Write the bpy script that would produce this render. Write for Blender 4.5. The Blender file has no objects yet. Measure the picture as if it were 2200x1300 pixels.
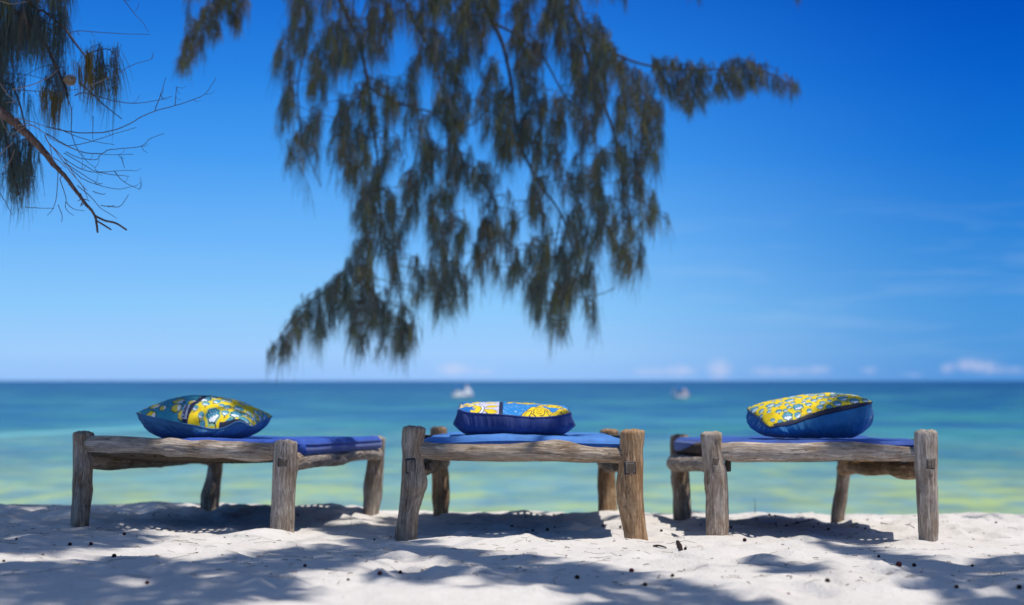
import bpy, math, random
import numpy as np
from mathutils import Vector, Matrix, Quaternion

scene = bpy.context.scene
COL = scene.collection
rad = math.radians

# ------------------------------------------------------------------ camera
EYE = 0.705
TILT = math.atan(168/3056)
F = 3056.0
cam_d = bpy.data.cameras.new('camera')
cam_d.lens = 50.0; cam_d.sensor_width = 36.0
cam_d.clip_start = 0.05; cam_d.clip_end = 60000
cam_d.dof.use_dof = True
cam_d.dof.focus_distance = 5.65
cam_d.dof.aperture_fstop = 1.7
cam = bpy.data.objects.new('camera', cam_d); COL.objects.link(cam)
cam.location = (0, 0, EYE)
cam.rotation_euler = (rad(90)+TILT, 0, 0)
scene.camera = cam

# ------------------------------------------------------------------ sun, sky, exposure
SUN = Vector((0.27, -0.13, 0.955)).normalized()      # towards the sun
sd = bpy.data.lights.new('sun', 'SUN'); sd.energy = 4.1; sd.angle = rad(0.53); sd.color = (1.0, 0.955, 0.89)
so = bpy.data.objects.new('sun', sd); COL.objects.link(so)
so.rotation_euler = SUN.to_track_quat('Z', 'Y').to_euler()
scene.view_settings.view_transform = 'Standard'
scene.view_settings.look = 'None'
scene.view_settings.exposure = 0.0
scene.view_settings.gamma = 1.0
scene.render.resolution_x = 1024; scene.render.resolution_y = 605

world = bpy.data.worlds.new('World'); scene.world = world; world.use_nodes = True

class NT:
    """tiny node helper"""
    def __init__(s, tree):
        s.t = tree
        for n in list(tree.nodes): tree.nodes.remove(n)
    def n(s, typ, **kw):
        nd = s.t.nodes.new(typ)
        for k, v in kw.items():
            if k.startswith('i_'):
                nd.inputs[k[2:].replace('_', ' ')].default_value = v
            else: setattr(nd, k, v)
        return nd
    def l(s, a, b): s.t.links.new(a, b)
    def put(s, sock, v):
        if isinstance(v, bpy.types.NodeSocket): s.l(v, sock)
        elif v is not None: sock.default_value = v
    def m(s, op, a, b=None, c=None, clamp=False):
        nd = s.t.nodes.new('ShaderNodeMath'); nd.operation = op; nd.use_clamp = clamp
        s.put(nd.inputs[0], a)
        if b is not None: s.put(nd.inputs[1], b)
        if c is not None: s.put(nd.inputs[2], c)
        return nd.outputs[0]
    def mix(s, f, a, b, blend='MIX'):
        nd = s.t.nodes.new('ShaderNodeMix'); nd.data_type = 'RGBA'; nd.blend_type = blend
        s.put(nd.inputs[0], f); s.put(nd.inputs[6], col4(a)); s.put(nd.inputs[7], col4(b))
        return nd.outputs[2]
    def ramp(s, f, stops, interp='LINEAR'):
        nd = s.t.nodes.new('ShaderNodeValToRGB'); cr = nd.color_ramp; cr.interpolation = interp
        while len(cr.elements) < len(stops): cr.elements.new(0.5)
        for e, (p, c) in zip(cr.elements, stops):
            e.position = p; e.color = col4(c)
        s.put(nd.inputs[0], f); return nd.outputs[0]
    def noise(s, vec, scale, detail=3, rough=.5, dist=0.0, out='Fac'):
        nd = s.t.nodes.new('ShaderNodeTexNoise'); s.put(nd.inputs['Vector'], vec)
        nd.inputs['Scale'].default_value = scale; nd.inputs['Detail'].default_value = detail
        nd.inputs['Roughness'].default_value = rough; nd.inputs['Distortion'].default_value = dist
        return nd.outputs[out]
    def mapping(s, vec, scale=(1,1,1), loc=(0,0,0), rot=(0,0,0)):
        nd = s.t.nodes.new('ShaderNodeMapping'); s.put(nd.inputs[0], vec)
        nd.inputs[1].default_value = loc; nd.inputs[2].default_value = rot; nd.inputs[3].default_value = scale
        return nd.outputs[0]
    def rng(s, v, a, b, c=0., d=1., smooth=False):
        nd = s.t.nodes.new('ShaderNodeMapRange'); nd.clamp = True
        if smooth: nd.interpolation_type = 'SMOOTHSTEP'
        s.put(nd.inputs[0], v)
        for i, x in enumerate((a, b, c, d)): nd.inputs[i+1].default_value = x
        return nd.outputs[0]

def col4(c):
    if isinstance(c, (tuple, list)) and len(c) == 3: return (*c, 1.0)
    return c
def srgb(r, g, b):
    f = lambda v: (v/255/12.92) if v/255 <= .04045 else ((v/255+.055)/1.055)**2.4
    return (f(r), f(g), f(b))

# world: physical sky overhead; towards the horizon the deep, polarised tropical blue with a row of small trade clouds
def build_world():
    w = NT(world.node_tree)
    sky = w.n('ShaderNodeTexSky', sky_type='NISHITA', sun_disc=False)
    sky.sun_elevation = math.asin(SUN.z); sky.sun_rotation = math.atan2(SUN.x, SUN.y)
    sky.altitude = 0; sky.air_density = 1.0; sky.dust_density = 0.4; sky.ozone_density = 2.0
    tc = w.n('ShaderNodeTexCoord')
    sp = w.n('ShaderNodeSeparateXYZ'); w.l(tc.outputs['Generated'], sp.inputs[0])
    X, Y, Z = sp.outputs
    hor = w.m('SQRT', w.m('ADD', w.m('MULTIPLY', X, X), w.m('MULTIPLY', Y, Y)))
    ysafe = w.m('MAXIMUM', Y, 0.05)
    el = w.m('DIVIDE', Z, w.m('MAXIMUM', hor, 0.02))         # tan(elevation)
    az = w.m('DIVIDE', X, ysafe)                             # tan(azimuth) ahead
    e = w.m('DIVIDE', el, 0.55, clamp=True)
    def st(p): return p/3056/0.55
    S = 10.0    # the background strength below is 0.1
    def c(r, g, b):
        v = srgb(r, g, b); return tuple(x for x in v)
    left = w.ramp(e, [(0, c(150, 194, 250)), (st(60), c(160, 205, 252)), (st(150), c(142, 202, 252)), (st(300), c(110, 182, 250)),
                      (st(480), c(70, 156, 241)), (st(650), c(42, 133, 229)), (st(818), c(27, 112, 214)), (1, c(40, 115, 200))])
    right = w.ramp(e, [(0, c(84, 148, 218)), (st(60), c(82, 153, 220)), (st(150), c(72, 150, 222)), (st(300), c(48, 134, 218)),
                       (st(480), c(20, 113, 212)), (st(650), c(6, 95, 202)), (st(818), c(0, 78, 188)), (1, c(30, 98, 190))])
    f = w.rng(az, -0.02, 0.37, 0, 1, True)
    low = w.mix(f, left, right)
    # wisps of thin cloud
    cv = w.n('ShaderNodeCombineXYZ'); w.l(az, cv.inputs[0]); w.l(el, cv.inputs[1])
    wn = w.noise(w.mapping(cv.outputs[0], (3.5, 34, 1), rot=(0, 0, 0.04)), 2.2, 4, .55, .4)
    wm = w.m('MULTIPLY', w.rng(wn, .5, .8), w.m('MULTIPLY', w.rng(el, 0.0, 0.05), w.rng(el, .14, .07)))
    wm = w.m('MULTIPLY', w.m('MULTIPLY', wm, w.rng(az, -.05, .3, .25, 1.)), .30)
    low = w.mix(wm, low, c(190, 216, 245))
    # small cumulus just above the horizon
    edge = w.noise(w.mapping(cv.outputs[0], (1, 1.5, 1)), 160, 4, .6)
    tot = None
    for px, py, rx, ry, a in [(975, 793, 34, 14, 1.), (1040, 799, 26, 9, .5), (1395, 799, 34, 10, .65), (1462, 797, 30, 12, .9), (1545, 793, 24, 20, 1.0),
                              (1640, 798, 30, 11, .6), (1700, 799, 34, 10, .6), (1757, 795, 26, 10, .7), (1866, 796, 20, 10, .5), (1960, 806, 30, 6, .4),
                              (2033, 793, 14, 11, .75), (2080, 786, 26, 14, 1.), (2125, 791, 28, 14, .8), (2180, 797, 30, 10, .55), (2290, 793, 50, 14, .8), (2420, 797, 60, 12, .6), (-60, 797, 50, 10, .5), (-200, 793, 60, 14, .6)]:
        dx = w.m('MULTIPLY', w.m('SUBTRACT', az, (px-1100)/3056), 3056/rx)
        dy = w.m('MULTIPLY', w.m('SUBTRACT', el, (818-py)/3056), 3056/ry)
        r2 = w.m('ADD', w.m('MULTIPLY', dx, dx), w.m('MULTIPLY', dy, dy))
        g = w.m('MULTIPLY', w.m('EXPONENT', w.m('MULTIPLY', r2, -1.0)), a)
        tot = g if tot is None else w.m('ADD', tot, g)
    tot = w.m('MULTIPLY', tot, w.rng(edge, .25, .6, .45, 1.2))
    tot = w.m('MULTIPLY', w.rng(tot, .1, 1.0, 0, .42), w.rng(Y, 0.0, 0.2))
    low = w.mix(tot, low, c(222, 220, 243))
    lows = w.n('ShaderNodeVectorMath', operation='SCALE'); w.l(low, lows.inputs[0]); lows.inputs['Scale'].default_value = S
    # overhead the physical sky, and blended in smoothly
    fac = w.rng(el, 0.30, 0.75, 0, 1, True)
    colr = w.mix(fac, lows.outputs[0], sky.outputs[0])
    bg = w.n('ShaderNodeBackground'); w.l(colr, bg.inputs[0]); bg.inputs[1].default_value = 0.1
    out = w.n('ShaderNodeOutputWorld'); w.l(bg.outputs[0], out.inputs[0])
build_world()

# ------------------------------------------------------------------ geometry helpers
ct, st_ = math.cos(TILT), math.sin(TILT)
def at(px, py, d):
    """the point at depth d (metres along Y) that the photo shows at px, py"""
    r = (px-1100)/F; u = (650-py)/F
    y = ct - u*st_; z = st_ + u*ct
    return Vector((r/y*d, d, EYE + z/y*d))
def proj(x, y, z):
    dz = z-EYE
    fwd = y*ct + dz*st_; up = -y*st_ + dz*ct
    return 1100 + x/fwd*F, 650 - up/fwd*F
def inpoly(px, py, poly):
    px = np.asarray(px, float); py = np.asarray(py, float)
    c = np.zeros(px.shape, bool); n = len(poly)
    for i in range(n):
        x1, y1 = poly[i]; x2, y2 = poly[(i+1) % n]
        if y1 == y2: continue
        k = ((y1 > py) != (y2 > py)) & (px < (x2-x1)*(py-y1)/(y2-y1)+x1)
        c ^= k
    return c

def hash2(ix, iy, seed):
    h = (ix.astype(np.int64)*374761393 + iy.astype(np.int64)*668265263 + seed*1442695041) & 0xffffffff
    h = ((h ^ (h >> 13))*1274126177) & 0xffffffff
    h = ((h ^ (h >> 16))*2246822519) & 0xffffffff
    return ((h ^ (h >> 15)) & 0xffff)/65535.0
def vnoise(x, y, seed=0):
    x = np.asarray(x, float); y = np.asarray(y, float)
    ix = np.floor(x); iy = np.floor(y); fx = x-ix; fy = y-iy
    fx = fx*fx*fx*(fx*(fx*6-15)+10); fy = fy*fy*fy*(fy*(fy*6-15)+10)
    a = hash2(ix, iy, seed); b = hash2(ix+1, iy, seed); c = hash2(ix, iy+1, seed); d = hash2(ix+1, iy+1, seed)
    return (a*(1-fx)+b*fx)*(1-fy)+(c*(1-fx)+d*fx)*fy
def fbm(x, y, seed=0, oct=4, g=.5):
    s = 0; a = 1; t = 0
    for o in range(oct):
        s = s+a*vnoise(x*2**o+17.3*o, y*2**o-9.1*o, seed+o); t += a; a *= g
    return s/t-.5

def link(name, me, mat=None, parent=None, kind=None, smooth=True):
    o = bpy.data.objects.new(name, me); COL.objects.link(o)
    if mat: me.materials.append(mat)
    if smooth and len(me.polygons): me.polygons.foreach_set('use_smooth', np.ones(len(me.polygons), bool))
    if parent: o.parent = parent
    if kind: o['kind'] = kind
    return o
def empty(name, loc=(0, 0, 0)):
    o = bpy.data.objects.new(name, None); COL.objects.link(o); o.location = loc; o.empty_display_size = .1
    return o
def tag(o, label, cat, group=None):
    o['label'] = label; o['category'] = cat
    if group: o['group'] = group
    return o
def mesh_np(name, V, Q, cols=None):
    V = np.asarray(V, np.float32); Q = np.asarray(Q, np.int32)
    me = bpy.data.meshes.new(name)
    me.vertices.add(len(V)); me.vertices.foreach_set('co', V.ravel())
    k = Q.shape[1]
    me.loops.add(Q.size); me.loops.foreach_set('vertex_index', Q.ravel())
    me.polygons.add(len(Q)); me.polygons.foreach_set('loop_start', np.arange(0, Q.size, k, dtype=np.int32))
    me.update(calc_edges=True); me.validate()
    if cols is not None:
        at_ = me.attributes.new('Col', 'FLOAT_COLOR', 'POINT')
        c = np.ones((len(V), 4), np.float32); c[:, :3] = cols
        at_.data.foreach_set('color', c.ravel())
    return me
def gridq(n, m, wrap=False):
    """quads for an n x m vertex grid (m fastest); wrap closes along m"""
    i = np.arange(n-1)[:, None]; j = np.arange(m if wrap else m-1)[None, :]
    j2 = (j+1) % m
    return np.stack([i*m+j, i*m+j2, (i+1)*m+j2, (i+1)*m+j], -1).reshape(-1, 4)

class MB:
    """polygon collector for small hand-built parts"""
    def __init__(s): s.v = []; s.f = []
    def add(s, vs, fs):
        b = len(s.v); s.v += [tuple(v) for v in vs]; s.f += [tuple(i+b for i in f) for f in fs]
    def box(s, c, size, R=None, taper=1.0, bev=0.0):
        hx, hy, hz = (a/2 for a in size); c = Vector(c)
        if bev:
            b = min(bev, hx*.45, hy*.45, hz*.45)
            pr = []
            for z, k in ((-hz, 1), (-hz+b, 0), (hz-b, 0), (hz, 1)):
                q = b if k else 0
                pr.append([(-hx+b, -hy+q, z), (hx-b, -hy+q, z), (hx-q, -hy+b, z), (hx-q, hy-b, z), (hx-b, hy-q, z), (-hx+b, hy-q, z), (-hx+q, hy-b, z), (-hx+q, -hy+b, z)])
            vs = [Vector(p) for r in pr for p in r]
            fs = [tuple(reversed(range(8))), tuple(range(24, 32))]
            for r in range(3):
                for k in range(8): fs.append((r*8+k, r*8+(k+1) % 8, r*8+8+(k+1) % 8, r*8+8+k))
        else:
            vs = [Vector((x*(taper if z > 0 else 1), y*(taper if z > 0 else 1), z)) for z in (-hz, hz) for x, y in ((-hx, -hy), (hx, -hy), (hx, hy), (-hx, hy))]
            fs = [(3, 2, 1, 0), (4, 5, 6, 7), (0, 1, 5, 4), (1, 2, 6, 5), (2, 3, 7, 6), (3, 0, 4, 7)]
        if R is not None: vs = [R @ v for v in vs]
        s.add([v+c for v in vs], fs)
    def tube(s, pts, rs, n=6, cap=True):
        pts = [Vector(p) for p in pts]; m = len(pts)
        if not hasattr(rs, '__len__'): rs = [rs]*m
        up = Vector((0.13, 0.31, 0.94)); b = len(s.v)
        for i, p in enumerate(pts):
            t = (pts[min(i+1, m-1)]-pts[max(i-1, 0)]).normalized()
            a = t.cross(up)
            if a.length < .05: a = t.cross(Vector((1, 0, 0)))
            a.normalize(); c = t.cross(a).normalized()
            for k in range(n):
                th = 2*math.pi*k/n
                s.v.append(tuple(p+(a*math.cos(th)+c*math.sin(th))*rs[i]))
        for i in range(m-1):
            for k in range(n):
                s.f.append((b+i*n+k, b+i*n+(k+1) % n, b+(i+1)*n+(k+1) % n, b+(i+1)*n+k))
        if cap:
            s.f.append(tuple(b+k for k in reversed(range(n)))); s.f.append(tuple(b+(m-1)*n+k for k in range(n)))
    def build(s, name, mat, parent=None, smooth=True, kind=None):
        me = bpy.data.meshes.new(name); me.from_pydata(s.v, [], s.f); me.update()
        return link(name, me, mat, parent, kind, smooth)

def smooth_path(pts, k=4):
    """Catmull-Rom through the points"""
    P = [Vector(p) for p in pts]
    if len(P) < 3: return P
    out = []
    for i in range(len(P)-1):
        a = P[max(i-1, 0)]; b = P[i]; c = P[i+1]; d = P[min(i+2, len(P)-1)]
        for j in range(k):
            t = j/k
            out.append(0.5*((2*b)+(c-a)*t+(2*a-5*b+4*c-d)*t*t+(3*b-a-3*c+d)*t**3))
    out.append(P[-1]); return out

# ------------------------------------------------------------------ materials
def newmat(name):
    m = bpy.data.materials.new(name); m.use_nodes = True
    return m, NT(m.node_tree)
def finish(t, base, rough=.6, bump=None, bstr=.3, bdist=.01, spec=.5, **kw):
    p = t.n('ShaderNodeBsdfPrincipled')
    t.put(p.inputs['Base Color'], col4(base)); t.put(p.inputs['Roughness'], rough)
    t.put(p.inputs['Specular IOR Level'], spec)
    for k, v in kw.items(): t.put(p.inputs[k.replace('_', ' ')], v)
    if bump is not None:
        b = t.n('ShaderNodeBump'); b.inputs['Strength'].default_value = bstr; b.inputs['Distance'].default_value = bdist
        t.l(bump, b.inputs['Height']); t.l(b.outputs[0], p.inputs['Normal'])
    o = t.n('ShaderNodeOutputMaterial'); t.l(p.outputs[0], o.inputs[0])
    return p

def mat_sand():
    m, t = newmat('sand')
    g = t.n('ShaderNodeNewGeometry').outputs['Position']
    big = t.noise(g, 1.6, 4, .6); mid = t.noise(g, 22, 4, .65); fine = t.noise(g, 420, 2, .6)
    c = t.ramp(big, [(.3, (.64, .60, .555)), (.7, (.73, .695, .65))])
    c = t.mix(t.rng(mid, .35, .75, 0, .35), c, (.52, .48, .43))
    c = t.mix(t.rng(fine, .5, .8, 0, .22), c, (.36, .32, .28))
    # sparse dark specks of shell and bark
    v = t.n('ShaderNodeTexVoronoi', feature='F1'); t.l(g, v.inputs['Vector']); v.inputs['Scale'].default_value = 70
    sepc = t.n('ShaderNodeSeparateColor'); t.l(v.outputs['Color'], sepc.inputs[0])
    spk = t.m('MULTIPLY', t.rng(v.outputs['Distance'], .26, .18), t.m('GREATER_THAN', sepc.outputs[0], .965))
    c = t.mix(t.m('MULTIPLY', spk, .7), c, (.13, .09, .07))
    h = t.m('ADD', t.m('MULTIPLY', mid, 1.0), t.m('MULTIPLY', fine, .12))
    h = t.m('ADD', h, t.m('MULTIPLY', t.noise(g, 75, 3, .6), .35))
    finish(t, c, .95, h, .55, .022, spec=.15)
    return m

def mat_sea():
    m, t = newmat('sea_water')
    g = t.n('ShaderNodeNewGeometry').outputs['Position']
    sp = t.n('ShaderNodeSeparateXYZ'); t.l(g, sp.inputs[0]); X, Y, Z = sp.outputs
    # the lagoon shelves: pale sand shallows close in, weed and deep water farther out
    wob = t.noise(t.mapping(g, (.010, .03, 1)), 1.0, 3, .5)
    Yw = t.m('MULTIPLY', Y, t.rng(wob, .3, .7, .82, 1.2))
    f = t.m('DIVIDE', 30.0, t.m('MAXIMUM', Yw, 20.0), clamp=True)
    c = t.ramp(f, SEA_RAMP)
    # near patches of weed and sand
    near = t.rng(f, .28, .75)
    n1 = t.noise(t.mapping(g, (.75, .36, 1)), 1.0, 4, .6, .3)
    c = t.mix(t.m('MULTIPLY', t.rng(n1, .46, .58), t.m('MULTIPLY', near, .75)), c, (.46, .56, .10))
    n2 = t.noise(t.mapping(g, (.60, .28, 1), loc=(31, 7, 0)), 1.0, 4, .6, .3)
    c = t.mix(t.m('MULTIPLY', t.rng(n2, .49, .62), t.m('MULTIPLY', near, .50)), c, (.13, .29, .40))
    # teal weed streaks in the middle distance
    midm = t.m('MULTIPLY', t.rng(f, .04, .12), t.rng(f, .62, .34))
    n3 = t.noise(t.mapping(g, (.09, .075, 1), loc=(5, 3, 0)), 1.0, 5, .65, .3)
    c = t.mix(t.m('MULTIPLY', t.rng(n3, .46, .60), t.m('MULTIPLY', midm, .85)), c, (.06, .29, .19))
    n4 = t.noise(t.mapping(g, (.12, .12, 1), loc=(15, 23, 0)), 1.0, 5, .65, .3)
    c = t.mix(t.m('MULTIPLY', t.rng(n4, .49, .62), t.m('MULTIPLY', midm, .85)), c, (.008, .070, .21))
    farm = t.rng(f, .16, .05)
    n5 = t.noise(t.mapping(g, (.010, .006, 1), loc=(2, 9, 0)), 1.0, 4, .6, .3)
    c = t.mix(t.m('MULTIPLY', t.rng(n5, .45, .62), t.m('MULTIPLY', farm, .55)), c, (.008, .055, .15))
    rp = t.noise(t.mapping(g, (.45, .42, 1), loc=(7, 1, 0)), 1.0, 3, .6, .2)  # ripple shading mixed into the water colour, darker and lighter streaks
    rf = t.noise(t.mapping(g, (.05, .045, 1), loc=(1, 4, 0)), 1.0, 5, .7, .2)
    c = t.mix(t.rng(rp, .40, .60, .38, 0), c, (.012, .10, .16))
    c = t.mix(t.m('MULTIPLY', t.rng(rf, .52, .62), .35), c, (.10, .36, .40))
    # pale sand bar that runs in from the left
    bar = t.m('SUBTRACT', Y, t.m('ADD', t.m('MULTIPLY', X, 2.45), 148))
    bar = t.m('ABSOLUTE', t.m('DIVIDE', bar, 7.0))
    bm = t.m('MULTIPLY', t.rng(bar, 1.0, 0.0, 0, 1, True), t.rng(X, -12, -22))
    c = t.mix(t.m('MULTIPLY', bm, .8), c, (.24, .60, .55))
    w1 = t.noise(t.mapping(g, (.9, 1.6, 1)), 1.0, 4, .6, .2)
    w2 = t.noise(t.mapping(g, (.16, .35, 1)), 1.0, 3, .5)
    w3 = t.noise(t.mapping(g, (.035, .09, 1)), 1.0, 3, .5)
    h = t.m('ADD', t.m('ADD', t.m('MULTIPLY', w1, .4), w2), t.m('MULTIPLY', w3, 3.0))
    finish(t, c, .30, h, .8, .6, spec=.17)
    return m
SEA_RAMP = [(0.0, (.005, .030, .095)), (.03, (.006, .042, .120)), (.10, (.008, .062, .155)), (.20, (.014, .105, .205)), (.33, (.036, .195, .27)),
            (.46, (.15, .34, .27)), (.66, (.30, .46, .26)), (1.0, (.40, .53, .27))]

def mat_wood(name, grey=(.30, .255, .215), brown=(.20, .125, .07), amt=.4, dark=(.05, .04, .035)):
    m, t = newmat(name)
    tc = t.n('ShaderNodeTexCoord'); o = tc.outputs['Object']
    oi = t.n('ShaderNodeObjectInfo')
    cb = t.n('ShaderNodeCombineXYZ'); t.l(t.m('MULTIPLY', oi.outputs['Random'], 37.0), cb.inputs[0]); t.l(t.m('MULTIPLY', oi.outputs['Random'], 11.0), cb.inputs[2])
    va = t.n('ShaderNodeVectorMath', operation='ADD'); t.l(o, va.inputs[0]); t.l(cb.outputs[0], va.inputs[1])
    v = va.outputs[0]
    wv = t.noise(t.mapping(v, (7, 7, 5)), 1.0, 3, .5, out='Color')
    vw = t.n('ShaderNodeVectorMath', operation='MULTIPLY_ADD'); t.l(wv, vw.inputs[0]); vw.inputs[1].default_value = (.03, .03, .0); t.l(v, vw.inputs[2])
    v2 = vw.outputs[0]
    g1 = t.noise(t.mapping(v2, (95, 95, 6)), 1.0, 6, .68, .5)
    g2 = t.noise(t.mapping(v2, (260, 260, 22)), 1.0, 3, .6, .3)
    ck = t.noise(t.mapping(v2, (42, 42, 3.4), loc=(3, 5, 1)), 1.0, 4, .55, .6)
    blot = t.noise(t.mapping(v, (9, 9, 7)), 1.0, 5, .65)
    c = t.mix(t.rng(blot, .42, .62, 0, amt*2), grey, brown)
    pale = tuple(min(1, x*2.1+.03) for x in grey)
    c = t.mix(t.rng(g1, .50, .70, 0, .8), c, pale)
    c = t.mix(t.m('MULTIPLY', t.rng(g1, .45, .33), .55), c, dark)
    crack = t.m('SUBTRACT', 1.0, t.rng(t.m('ABSOLUTE', t.m('SUBTRACT', ck, .5)), .0, .018))
    crack = t.m('MULTIPLY', crack, t.rng(t.noise(t.mapping(v, (14, 14, 6), loc=(9, 2, 4)), 1.0, 2), .50, .58))
    c = t.mix(t.m('MULTIPLY', crack, .9), c, dark)
    c = t.mix(t.rng(g2, .52, .72, 0, .5), c, dark)
    c = t.mix(t.rng(t.noise(v, 45, 4, .7), .58, .75, 0, .5), c, dark)
    h = t.m('SUBTRACT', t.m('ADD', t.rng(g1, .28, .62), t.m('MULTIPLY', g2, .5)), t.m('MULTIPLY', crack, .9))
    finish(t, c, .8, h, .65, .006, spec=.3)
    return m

def mat_cloth(name, colr, rough=.75, sheen=.3, weave=900):
    m, t = newmat(name)
    o = t.n('ShaderNodeTexCoord').outputs['Object']
    a = t.noise(o, 7, 4, .6); b = t.noise(o, weave, 2, .5); f = t.noise(t.mapping(o, (30, 30, 9)), 1., 3, .6, .6)
    lo = tuple(x*.82 for x in colr); hi = tuple(min(1, x*1.15+.004) for x in colr)
    c = t.mix(t.rng(a, .35, .65), lo, hi)
    h = t.m('ADD', t.m('MULTIPLY', f, .8), t.m('MULTIPLY', b, .08))
    p = finish(t, c, rough, h, .35, .008, spec=.25)
    p.inputs['Sheen Weight'].default_value = sheen
    p.inputs['Sheen Roughness'].default_value = .4
    p.inputs['Sheen Tint'].default_value = (.75, .8, 1, 1)
    return m
def mat_print():
    m, t = newmat('printed_cotton')
    a = t.n('ShaderNodeAttribute', attribute_name='Col')
    o = t.n('ShaderNodeTexCoord').outputs['Object']
    f = t.noise(o, 22, 3, .6, .6)
    finish(t, a.outputs['Color'], .7, f, .25, .01, spec=.3)
    return m
def mat_plain(name, c, rough=.6, spec=.4, **kw):
    m, t = newmat(name)
    o = t.n('ShaderNodeTexCoord').outputs['Object']
    n = t.noise(o, 6, 4, .6)
    cc = t.mix(t.rng(n, .3, .7), tuple(x*.85 for x in c), c)
    finish(t, cc, rough, t.noise(o, 60, 3), .2, .004, spec=spec, **kw)
    return m
def mat_foliage(name, back=.35):
    m, t = newmat(name)
    a = t.n('ShaderNodeAttribute', attribute_name='Col').outputs['Color']
    d = t.n('ShaderNodeBsdfPrincipled'); t.l(a, d.inputs['Base Color']); d.inputs['Roughness'].default_value = .6
    d.inputs['Specular IOR Level'].default_value = .25
    tr = t.n('ShaderNodeBsdfTranslucent'); t.l(a, tr.inputs[0])
    mx = t.n('ShaderNodeMixShader'); mx.inputs[0].default_value = back
    t.l(d.outputs[0], mx.inputs[1]); t.l(tr.outputs[0], mx.inputs[2])
    o = t.n('ShaderNodeOutputMaterial'); t.l(mx.outputs[0], o.inputs[0])
    return m

M = {}
M['sand'] = mat_sand(); M['sea'] = mat_sea()
M['wood'] = mat_wood('weathered_grey_wood', (.37, .295, .22), (.25, .165, .095), .5)
M['wood_brown'] = mat_wood('weathered_brown_wood', (.42, .27, .145), (.31, .165, .07), .5)
M['wood_pale'] = mat_wood('weathered_pale_wood', (.44, .37, .30), (.31, .22, .145), .45)
M['wood_dark'] = mat_wood('end_grain_wood', (.10, .08, .065), (.06, .04, .03), .3, (.015, .012, .01))
M['rope'] = mat_cloth('old_rope', (.12, .09, .06), .9, .1, 300)
M['matt_left'] = mat_cloth('violet_blue_canvas', (.035, .10, .44), .7, .25)
M['matt_mid'] = mat_cloth('sky_blue_canvas', (.075, .235, .60), .7, .3)
M['matt_right'] = mat_cloth('dark_blue_canvas', (.04, .095, .36), .7, .2)
M['blue_left'] = mat_cloth('cushion_blue_back', (.05, .17, .33), .65, .25)
M['navy'] = mat_cloth('cushion_navy_back', (.030, .052, .18), .65, .3)
M['blue_right'] = mat_cloth('cushion_bright_blue_back', (.015, .15, .36), .6, .25)
M['trim'] = mat_cloth('navy_trim', (.012, .018, .06), .7, .2)
M['print'] = mat_print()
M['tag'] = mat_cloth('woven_tag', (.35, .40, .55), .7, .1); M['ink'] = mat_plain('tag_lettering', (.02, .03, .09), .6)
M['tenon'] = mat_wood('tenon_end', (.22, .175, .135), (.10, .07, .05), .4)
M['bark'] = mat_wood('bark', (.055, .047, .040), (.04, .028, .02), .5)
M['dead'] = mat_wood('dead_wood', (.13, .085, .065), (.09, .04, .03), .4)
M['twig'] = mat_plain('bare_twig', (.10, .075, .06), .8, .2)
M['twigpale'] = mat_plain('pale_twig', (.26, .20, .17), .8, .2)
M['needles'] = mat_foliage('casuarina_needles')
M['cone'] = mat_plain('seed_cone', (.035, .018, .014), .8, .2)
M['conered'] = mat_plain('red_seed_cone', (.10, .022, .02), .7, .2)
M['straw'] = mat_plain('dry_needles', (.20, .145, .10), .9, .1)
M['nest'] = mat_plain('dry_fibre', (.38, .29, .20), .9, .1)
M['white'] = mat_plain('white_paint', (.93, .92, .92), .35)
M['hullred'] = mat_plain('pink_paint', (.72, .58, .60), .4)
M['canopy'] = mat_plain('blue_tarp', (.03, .20, .62), .6)
M['metal'] = mat_plain('dull_metal', (.3, .3, .32), .4, Metallic=.7)
M['dark'] = mat_plain('dark_gap', (.03, .03, .035), .5)  # near-black colour for the shade in the joint gaps

# ------------------------------------------------------------------ setting: beach and sea
SEA_Z = EYE-3.0
rng = np.random.default_rng(5)
DIMP = []
for i in range(420):
    x = rng.uniform(-3.9, 3.9); y = rng.uniform(4.0, 9.2)
    DIMP.append((x, y, rng.uniform(.05, .12), rng.uniform(.05, .16), rng.uniform(-.026, -.004), rng.uniform(0, 3.14)))
MOUND = [(-2.35, 8.75, .35, .10, .035), (-1.18, 8.35, .22, .12, .03), (-1.10, 6.15, .13, .09, .030), (.30, 6.1, .20, .14, .022), (2.1, 8.6, .5, .2, .03),
         (.70, 6.45, .12, .08, .02), (-.55, 8.6, .25, .15, .02), (1.25, 8.7, .30, .12, .03), (-.15, 5.9, .25, .12, .02), (-1.9, 8.8, .2, .1, .03), (.95, 8.7, .14, .1, .03)]
def ground(x, y):
    x = np.asarray(x, float); y = np.asarray(y, float)
    yy = np.clip(y, 3.5, 8.9)
    z = .020-.040*(yy-6.2)-.012*np.clip(x, -4, 4)
    over = np.maximum(y-8.22, 0)
    drop = over*over/(over+.8)*.17
    z = z-drop
    fade = np.clip((30-y)/10, 0, 1)*np.clip((y+40)/20, 0, 1)
    z = z+fade*(.040*fbm(x*.9, y*1.1, 3, 2)+.032*fbm(x*2.6, y*3.0, 11, 3, .5))
    rdg = 1-np.abs(2*vnoise(x*3.3+.7*y, y*4.4, 23)-1)
    rdg2 = 1-np.abs(2*vnoise(x*8.0-2*y, y*9.0, 29)-1)
    near = np.clip((11.5-y)/2, 0, 1)*np.clip((y-2)/1.5, 0, 1)*np.clip((5.5-np.abs(x))/1.5, 0, 1)
    z = z+near*(.012*(rdg**2-.4)+.006*(rdg2**1.5-.4)+.008*fbm(x*14, y*14, 41, 3, .6))
    return z
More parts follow.
